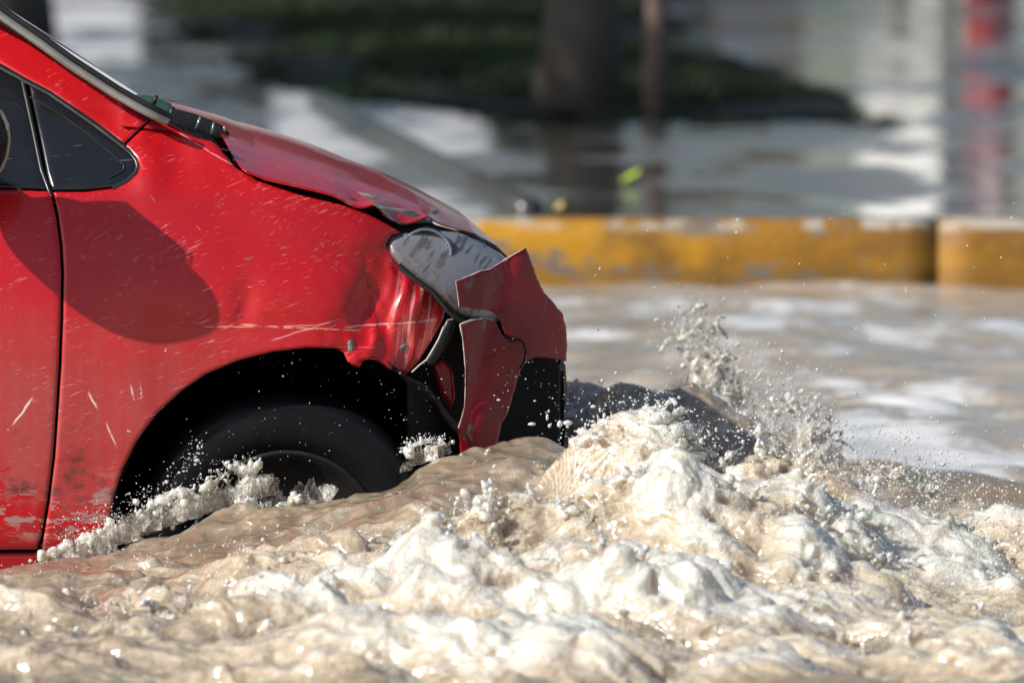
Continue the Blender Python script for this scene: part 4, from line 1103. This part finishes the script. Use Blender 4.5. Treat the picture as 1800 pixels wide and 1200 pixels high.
for k in range(110):
    rd = RIDGES[[1, 2, 2, 3, 4, 4, 5][k % 7]]
    pa = rng.uniform(0, 1700); wd = rng.uniform(50, 150)
    X0 = (pa - 900) / 880.0
    if not (rd.X[0] < X0 < rd.X[-1] - .1): continue
    Yc = float(np.interp(X0, rd.X, rd.Y)) + rng.normal(0, .06)
    za, zb = float(h_at(X0, Yc)), float(h_at(X0 + wd / 880, Yc))
    pA, pB = row_of(X0, Yc, za), row_of(X0 + wd / 880, Yc, zb)
    film(pa, pA + 4, pa + wd, pB + 4, Yc, rng.uniform(14, 46), .035, 4.0, 50 + k)
fme = bpy.data.meshes.new("spray_film")
fme.from_pydata(np.vstack(films_v).tolist(), [], np.vstack(films_f).tolist())
at_ = fme.attributes.new("rim", 'FLOAT', 'POINT'); at_.data.foreach_set("value", np.concatenate(films_r).astype(np.float32))
tag(link_mesh("spray_film", fme, film_material()), "thin torn films of clear and white water standing up from the wave crests", "spray", kind="stuff")

# loose drops
def drop_material():
    q = NT("water_drop")
    q.P(Base_Color=(.95, .94, .92), Roughness=.08, IOR=1.33, Transmission_Weight=.45, Specular_IOR_Level=.5)
    return q.m
drops = []
def drop_cloud(pts, n, sx, sy, up, Y, ysp, rr):
    P = np.array(pts, float)
    for _ in range(n):
        k = rng.uniform(0, len(P) - 1); i = int(k); t = k - i
        c = P[i] * (1 - t) + P[min(i + 1, len(P) - 1)] * t
        yy = Y[0] + (Y[1] - Y[0]) * k / (len(P) - 1) + rng.normal(0, ysp)
        x, z = at(c[0] + rng.normal(0, sx), c[1] - abs(rng.normal(0, up)) + rng.normal(0, sy), yy)
        r_ = float(np.clip(rng.lognormal(math.log(rr * .8), .5), .0006, .0045))
        drops.append((float(x), float(yy), float(z), r_))
drop_cloud([(1000, 800), (1080, 750), (1165, 715), (1240, 790), (1330, 780), (1420, 815), (1530, 890), (1650, 935), (1800, 950)], 900, 14, 8, 30, (-.4, -.75), .08, .0016)
drop_cloud([(1190, 600), (1240, 600), (1290, 640), (1340, 690), (1400, 720), (1480, 790)], 420, 26, 18, 26, (1.9, .8), .15, .0022)
drop_cloud([(1500, 830), (1580, 830), (1640, 860), (1700, 900), (1800, 930)], 520, 40, 30, 30, (.5, -.2), .15, .0014)
drop_cloud([(240, 880), (330, 840), (420, 800), (520, 780), (620, 760), (740, 720), (790, 690)], 90, 26, 30, 30, (-.03, .02), .03, .0010)
drop_cloud([(300, 850), (330, 820), (345, 800), (350, 780)], 70, 8, 6, 10, (-.02, .0), .02, .0015)
drop_cloud([(430, 660), (560, 650), (680, 680), (760, 700)], 50, 40, 25, 15, (.03, .06), .02, .0009)
drop_cloud([(880, 700), (950, 690), (1000, 720), (1060, 740)], 90, 30, 30, 20, (-.2, -.2), .12, .0011)
drop_cloud([(70, 950), (200, 900), (300, 860)], 120, 16, 8, 14, (-.06, -.05), .02, .0012)
drop_cloud([(0, 1020), (300, 980), (600, 960), (860, 900), (1100, 850), (1450, 900)], 500, 30, 14, 18, (-1.0, -1.0), .15, .0016)
drop_cloud([(0, 1120), (400, 1060), (770, 1020), (1100, 1000), (1500, 1120), (1800, 1150)], 900, 40, 20, 24, (-1.6, -1.7), .2, .0019)
drop_cloud([(1550, 1000), (1650, 1050), (1750, 1050), (1800, 1000)], 500, 60, 40, 30, (-1.0, -1.2), .25, .0018)
drop_cloud([(1192, 640), (1215, 610), (1240, 625), (1265, 655), (1255, 680), (1225, 670)], 1200, 24, 20, 40, (2.05, 2.05), .09, .0013)
drop_cloud([(1370, 715), (1400, 728), (1435, 755), (1475, 790)], 900, 24, 16, 28, (1.3, .9), .07, .0013)
drop_cloud([(1540, 870), (1580, 850), (1615, 860), (1650, 890)], 900, 30, 20, 44, (.4, .3), .07, .0012)
drop_cloud([(1260, 690), (1320, 740), (1380, 780), (1480, 835), (1560, 880)], 350, 22, 12, 18, (1.4, .4), .08, .0016)
drop_cloud([(1480, 820), (1560, 860), (1650, 900), (1740, 930), (1820, 950)], 900, 40, 26, 44, (.6, -.3), .15, .0013)
drop_cloud([(1500, 940), (1600, 970), (1720, 990), (1820, 1000)], 900, 40, 30, 30, (-.62, -.75), .1, .0014)
drop_cloud([(90, 965), (150, 945), (190, 920), (240, 910), (290, 880), (350, 862), (400, 832), (455, 822)], 500, 10, 9, 8, (-.06, -.04), .02, .0011)
drop_cloud([(715, 790), (745, 778), (780, 778)], 200, 8, 6, 6, (-.12, -.12), .015, .0014)
for _ in range(70):
    drops.append(((rng.uniform(.05, 1.1)), rng.uniform(-.6, 1.5), rng.uniform(.28, .72) ** 1.0, float(rng.uniform(.0008, .0026))))
for x, y_, Y, r_ in ((1168, 823, -1.0, .006), (1190, 826, -1.0, .004), (935, 745, -.2, .004), (984, 745, -.2, .006), (966, 748, -.2, .004), (998, 743, -.2, .005), (962, 733, -.2, .004), (1522, 1101, -1.2, .009), (1265, 397, 4.0, .004), (1170, 885, .6, .003), (1355, 677, .5, .004), (1532, 598, 2.5, .004), (1505, 691, 1.5, .004), (1210, 620, 1.8, .005)):
    a, b = at(x, y_, Y); drops.append((float(a), Y, float(b), r_))
# froth: small bubbles and drops riding on the broken crests
pw = (np.clip(fm * inb - .25, 0, 1) ** 1.3) * np.clip(.25 + crest, .05, 1.2) * (nr[:, 2] > -.3)
pick = rng.choice(nv, 42000, p=pw / pw.sum())
fr = np.clip(rng.lognormal(math.log(.00085), .45, len(pick)), .0005, .0026)
off_ = np.where(rng.random(len(pick)) < .82, rng.uniform(-.4, .7, len(pick)) * fr, rng.exponential(.014, len(pick)))
fp = co2[pick] + nr[pick] * off_[:, None] + np.array([0, 0, 1.0]) * (np.maximum(off_ - .005, 0) * .6)[:, None]
D = np.vstack([np.array(drops), np.concatenate([fp, fr[:, None]], 1)])
st = .8 + rng.exponential(.35, (len(D), 3)).clip(0, 1.6)
DV = (D[:, None, :3] + IV1[None] * D[:, 3][:, None, None] * st[:, None, :]).reshape(-1, 3)
DF = (IF1[None] + (np.arange(len(D)) * len(IV1))[:, None, None]).reshape(-1, 3)
dm = bpy.data.meshes.new("water_drops")
dm.vertices.add(len(DV)); dm.vertices.foreach_set("co", DV.ravel())
dm.loops.add(DF.size); dm.loops.foreach_set("vertex_index", DF.ravel().astype(np.int32))
dm.polygons.add(len(DF)); dm.polygons.foreach_set("loop_start", np.arange(0, DF.size, 3, dtype=np.int32))
dm.update(calc_edges=True)
tag(link_mesh("water_drops", dm, drop_material()), "spray of clear water drops flying above the churned flood water", "spray", kind="stuff")

# ------------------------------------------------------------------ street behind
KY = 11.0; PZ = .19
road = make("ground", [(-400, -400, -.26), (400, -400, -.26), (400, 600, -.26), (-400, 600, -.26)], [(0, 1, 2, 3)], simple("asphalt", (.05, .05, .05), .8, nscale=3), None, False)
tag(road, "road and open ground under the flood water", "ground", kind="structure")
KM = NT("yellow_kerb_paint")
kx, ky_, kz = KM.sep()
_w = KM.ss(KM.noise(5.5, 6, .68, vec=KM.map((.8, 1, 2.2))), .53, .60)
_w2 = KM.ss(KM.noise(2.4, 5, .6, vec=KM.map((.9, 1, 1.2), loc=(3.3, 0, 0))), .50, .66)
_c = KM.mix(KM.noise(9, 5, .6), (.44, .20, .006), (.60, .295, .010))
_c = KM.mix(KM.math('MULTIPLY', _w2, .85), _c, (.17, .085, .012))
_shade_r = KM.math('MULTIPLY', KM.ss(KM.noise(1.6, 6, .66, vec=KM.map((1.2, 1, 2), loc=(1, 0, 5))), .36, .56), KM.ss(kx, .2, 1.3))  # shade over the right end, painted darker and broken up by noise
_c = KM.mix(KM.math('MULTIPLY', _shade_r, .88), _c, (.17, .078, .010))
_wet = KM.ss(KM.math('ADD', kz, KM.math('MULTIPLY', KM.math('SUBTRACT', KM.noise(5, 5, .65), .5), .10)), .075, .045)
_c = KM.mix(KM.math('MULTIPLY', KM.ss(kx, .5, 1.5), .40), _c, (.22, .10, .012))  # more of the right-hand shade, put evenly into the colour
_c = KM.mix(KM.math('MULTIPLY', _wet, .6), _c, (.22, .11, .015))
_c = KM.mix(_w, _c, (.16, .15, .14))
_edge = KM.math('MULTIPLY', KM.ss(kz, .165, .185), KM.ss(KM.noise(7, 5, .6), .44, .58))
_c = KM.mix(_edge, _c, (.45, .40, .33))
KM.P(Base_Color=_c, Roughness=.45, Normal=KM.bump(KM.noise(30, 6, .7), .5, .01))
kb = MB()
prof = [(0, -.26), (.0, .10), (.004, .165), (.012, .182), (.03, PZ + .012), (.06, PZ + .016), (.22, PZ + .012), (.22, -.26)]
joints = [-60, -18, -8, -4.2, -2.9, -1.6, -.3, 1.32, 2.62, 3.9, 5.2, 9, 20, 60]
for a, b in zip(joints[:-1], joints[1:]):
    xs = np.linspace(a + .0015, b - .0015, max(2, int((b - a) / .1)) if b - a < 3 else 3)
    V = []
    for x in xs:
        e = .006 * perlin(np.array([[x * 3, 0, 0]]), 61)[0]
        for y, z in prof: V.append((x, KY + y + e * (1 if y < .1 else 0), z + e * .5))
    k = len(prof)
    kb.add(V, [(i * k + j, (i + 1) * k + j, (i + 1) * k + j + 1, i * k + j + 1) for i in range(len(xs) - 1) for j in range(k - 1)] + [tuple(range(k))[::1], tuple((len(xs) - 1) * k + j for j in range(k))[::-1]])
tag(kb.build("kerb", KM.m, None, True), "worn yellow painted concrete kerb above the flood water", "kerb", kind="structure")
PM = NT("wet_pavement")
pv = PM.noise(1.0, 5, .6, vec=PM.map((1.5, .55, 1)))
wetm = PM.ss(pv, .40, .54)
grit = PM.noise(60, 5, .7)
rip = PM.noise(1.0, 4, .6, vec=PM.map((2.6, 2.2, 1)))
PM.P(Base_Color=PM.mix(wetm, PM.mix(grit, (.13, .12, .108), (.085, .08, .074)), (.065, .058, .050)),
     Roughness=PM.ss(pv, .40, .54, .30, .06), IOR=1.33, Specular_IOR_Level=.5,
     Normal=PM.bump(PM.math('ADD', rip, PM.math('MULTIPLY', grit, PM.ss(pv, .35, .6, .08, .0))), .11, .05))
tag(make("pavement", [(-80, KY + .22, PZ), (80, KY + .22, PZ), (80, 140, PZ), (-80, 140, PZ)], [(0, 1, 2, 3)], PM.m, None, False), "wet pavement with standing puddles behind the kerb", "pavement", kind="structure")
JM = simple("dark_gutter_stone", (.05, .048, .045), .3, var=.3)
jp = [on_z(p, r, PZ) for p, r in ((560, 180), (640, 225), (740, 275), (830, 320), (930, 372))]
jm = MB(); jm.tube([(a, b, PZ + .0) for a, b in jp], [.05, .06, .05, .05, .05], 8)
tag(jm.build("pavement_joint", JM, None, True), "dark raised joint running diagonally over the wet pavement", "joint", kind="structure")

# grass bed in the shade
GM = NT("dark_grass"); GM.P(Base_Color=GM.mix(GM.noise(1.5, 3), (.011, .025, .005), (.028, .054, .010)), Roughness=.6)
BED = [(228, -6), (300, 42), (400, 112), (470, 150), (560, 168), (700, 192), (940, 216), (1200, 222), (1400, 224), (1590, 222), (1560, 205), (1450, 160), (1330, 112), (1220, 62), (1140, -10), (1100, -60), (200, -60)]
bed = np.array([on_z(a, b, PZ) for a, b in BED])
_bc = bed.mean(0)
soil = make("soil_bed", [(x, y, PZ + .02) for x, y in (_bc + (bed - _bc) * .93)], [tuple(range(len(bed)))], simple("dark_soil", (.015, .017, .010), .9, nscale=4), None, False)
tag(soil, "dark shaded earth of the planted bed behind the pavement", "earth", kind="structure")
gp = np.stack([rng.uniform(bed[:, 0].min(), bed[:, 0].max(), 90000), rng.uniform(bed[:, 1].min(), bed[:, 1].max(), 90000)], 1)
gp = gp[inside(bed, gp)]
_gd = bdist(bed, gp) + .9 * perlin(np.stack([gp[:, 0] * 2.2, gp[:, 1] * .9, 0 * gp[:, 0]], 1), 72)
_k = _gd > .30 * rng.random(len(gp)); _gd = _gd[_k][:56000]; gp = gp[_k][:56000]
ng = len(gp)
hgt = rng.uniform(.05, .14, ng) * np.clip(_gd / .9, .25, 1) * (1 + .2 * perlin(np.stack([gp[:, 0] * 1.2, gp[:, 1] * 1.2, 0 * gp[:, 0]], 1), 71))
ang = rng.uniform(0, 2 * math.pi, ng); lean = rng.normal(0, .05, (ng, 2)); wdt = rng.uniform(.008, .018, ng)
b0 = np.stack([gp[:, 0] - np.cos(ang) * wdt, gp[:, 1] - np.sin(ang) * wdt, np.full(ng, PZ)], 1)
b1 = np.stack([gp[:, 0] + np.cos(ang) * wdt, gp[:, 1] + np.sin(ang) * wdt, np.full(ng, PZ)], 1)
b2 = np.stack([gp[:, 0] + lean[:, 0], gp[:, 1] + lean[:, 1], PZ + hgt], 1)
gv = np.stack([b0, b1, b2], 1).reshape(-1, 3)
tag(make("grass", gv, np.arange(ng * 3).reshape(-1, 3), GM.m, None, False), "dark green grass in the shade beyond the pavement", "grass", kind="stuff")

# trees
BARK = simple("grey_bark", (.105, .092, .08), .85, var=.4, nscale=14, bump=.6)
BARKP = simple("pinkish_bark", (.20, .135, .11), .8, var=.3, nscale=16, bump=.5)
LEAF = simple("tree_leaves", (.05, .085, .02), .5, var=.5, nscale=2)
def tree(name, x, y, r0, H, crown_r, n, bark, label, lean=0.0, group=None):
    t = thing(name, (x, y, PZ), label, "tree", group)
    m = MB()
    pts = [(x + lean * s * H + .04 * math.sin(s * 5 + x), y + .03 * math.sin(s * 4), PZ - .02 + H * s) for s in np.linspace(0, 1, 12)]
    rad = [r0 * (1.35 if i == 0 else 1.1 if i == 1 else 1 - .45 * i / 11) for i in range(12)]
    m.tube(pts, rad, 14)
    top_ = Vector(pts[-1]); cl = []
    for k in range(9):
        a = 2 * math.pi * k / 9 + x; e = random.uniform(.3, 1.0)
        d = Vector((math.cos(a), math.sin(a), e)) * crown_r * random.uniform(.55, .85)
        s0 = Vector(pts[random.choice((8, 9, 10, 11))])
        mid = s0 + d * .5 + Vector((0, 0, .15 * crown_r))
        m.tube([s0, mid, s0 + d], [r0 * .42, r0 * .25, r0 * .08], 7)
        cl += [mid, s0 + d]
    m.build("trunk", bark, t, True)
    cl = np.array([tuple(c) for c in cl] + [tuple(top_ + Vector((0, 0, crown_r * .5)))])
    c = cl[rng.integers(0, len(cl), n)] + rng.normal(0, crown_r * .24, (n, 3))
    u = rng.normal(size=(n, 3)); u /= np.linalg.norm(u, axis=1)[:, None]
    w = np.cross(u, rng.normal(size=(n, 3))); w /= np.linalg.norm(w, axis=1)[:, None]
    s = rng.uniform(.05, .12, n)[:, None]
    q = np.stack([c - u * s, c + w * s * .45, c + u * s, c - w * s * .45], 1).reshape(-1, 3)
    make("crown", q, np.arange(4 * n).reshape(-1, 4), LEAF, t, False)
    return t
tx, ty_ = on_z(1012, 205, PZ)
tree("tree", tx, ty_ + .15, .145, 4.2, 1.9, 9000, BARK, "thick grey tree trunk rising from the dark grass")
tx2, ty2 = on_z(1140, 206, PZ)
tree("sapling", tx2, ty2, .042, 3.4, .9, 2500, BARKP, "thin pinkish leaning sapling stem beside the thick trunk", -.012)
tx3, ty3 = on_z(38, 72, PZ)
tree("tree", tx3, ty3, .16, 4.5, 2.2, 9000, BARK, "dark tree trunk at the top left behind the windscreen")
tree("tree", -7.5, 16.5, .17, 4.6, 2.6, 11000, BARK, "leafy street tree left of the grass bed, unseen, added to shade it")  # this and the trees below are unseen, added for their shade
tree("tree", -6.0, 22.5, .17, 4.6, 2.6, 11000, BARK, "leafy street tree behind the left end of the wet pavement, unseen, added to shade the grass")

tree("tree", -7.4, 29.0, .17, 4.6, 2.8, 12000, BARK, "leafy street tree left of the far part of the grass bed, unseen, added to shade it")
tree("tree", -5.2, 36.5, .17, 4.8, 2.8, 12000, BARK, "leafy street tree at the far left end of the grass bed, unseen, added to shade it")
# leaves lying on the pavement
def leaf(px, py, L, W, rot, m, label, tilt_=.25, Z=PZ):
    x, y = on_z(px, py, Z)
    V, Fc = [], []
    n = 9
    for i in range(n):
        s = i / (n - 1); w = W * math.sin(math.pi * min(.97, s * .95 + .03)) ** .8
        for k, o in enumerate((-1, 0, 1)):
            p = Vector(((s - .5) * L, o * w, .012 + .25 * abs(o) * w + tilt_ * L * s * s))
            p = Matrix.Rotation(rot, 3, 'Z') @ p
            V.append((x + p.x, y + p.y, Z + p.z))
    Fc = grid_faces(n, 3)
    o = make("fallen_leaf", V, Fc, m, None, True)
    return tag(o, label, "leaf")
leaf(1107, 325, .075, .03, .4, simple("lime_leaf", (.42, .55, .03), .4), "bright lime green leaf on the wet pavement", .55)
leaf(982, 375, .035, .014, 1.2, simple("yellow_leaf", (.40, .33, .10), .4), "pale yellow leaf lying near the kerb edge", .8)
leaf(1790, 430, .06, .03, .2, simple("green_leaf", (.05, .22, .03), .4), "dark green leaf stuck at the right end of the kerb", .3, .12)

# buildings across the street: above the frame, mirrored in the wet pavement
def wall_mat(name, col): return simple(name, col, .8, var=.12, nscale=2, bump=.1)
PANE = simple("dark_pane", (.02, .025, .03), .1, var=.2)
def building(x0, x1, y, H, col, label, wins):
    t = thing("building", ((x0 + x1) / 2, y, PZ), label, "building")
    MB().box(((x0 + x1) / 2, y + 3, PZ + H / 2), (x1 - x0, 6, H)).build("wall", wall_mat("wall_paint", col), t)
    MB().box(((x0 + x1) / 2, y + 2.9, PZ + H + .06), (x1 - x0 + .2, 6.3, .12)).build("roof", wall_mat("roof_slab", (.3, .29, .28)), t)
    for a, b, z0, z1 in wins:
        MB().box(((a + b) / 2, y - .003, PZ + (z0 + z1) / 2), (b - a, .05, z1 - z0)).build("window", PANE, t)
    return t
building(-9.5, -.2, 58, 3.0, (.72, .74, .80), "long pale blue grey shop front across the street", [(-8, -6.6, .9, 2.1), (-5.2, -3.8, .9, 2.1), (-2.9, -1.9, .2, 2.1)])
building(-.15, 2.3, 59, 2.6, (.115, .10, .085), "low grey brown kiosk across the street", [(.2, .8, .9, 1.8)])
building(4.9, 11.5, 60, 3.2, (.72, .72, .71), "whitewashed house across the street", [(5.6, 6.6, .9, 2.0), (7.4, 8.6, .9, 2.0)])
gw = MB(); gw.box((3.6, 59.6, PZ + .3), (2.56, .2, .6)); gw.box((3.6, 59.6, PZ + .63), (2.6, .26, .06))  # low wall added in the gap to shape the mirrored sky
tag(gw.build("added_gap_wall", wall_mat("added_wall_white", (.7, .7, .68)), None), "low white wall added between kiosk and house to trim the sky reflection", "wall")
rp = thing("added_red_post", (3.2, 47.0, PZ), "red painted post with a white top, unseen, added for its reflection in the pavement", "post")  # unseen post added for the red and white streak in the pavement
MB().tube([(3.2, 47, PZ), (3.2, 47, PZ + 1.2)], [.17, .17], 16).build("shaft", simple("added_red_post_paint", (.36, .04, .05), .4), rp, True)
MB().tube([(3.2, 47, PZ + 1.2), (3.2, 47, PZ + 2.1)], [.168, .168], 16).build("white_top", wall_mat("white_band", (.82, .82, .8)), rp, True)
cb = thing("reflection_board", (2.66, 45.0, PZ), "added unseen white board on two legs, for a bright reflection", "board")  # unseen white body added, turned sunward to give a bright reflection
cM = Matrix.Rotation(R(-58), 3, 'Z')
MB().box((2.66, 45, PZ + 1.55), (.9, .35, 1.3), cM).build("body", wall_mat("white_board", (.85, .85, .84)), cb)
for q in (-.3, .3):
    p = cM @ Vector((q, 0, 0)); MB().box((2.66 + p.x, 45 + p.y, PZ + .45), (.08, .08, .9), cM).build("leg", TRIM, cb)
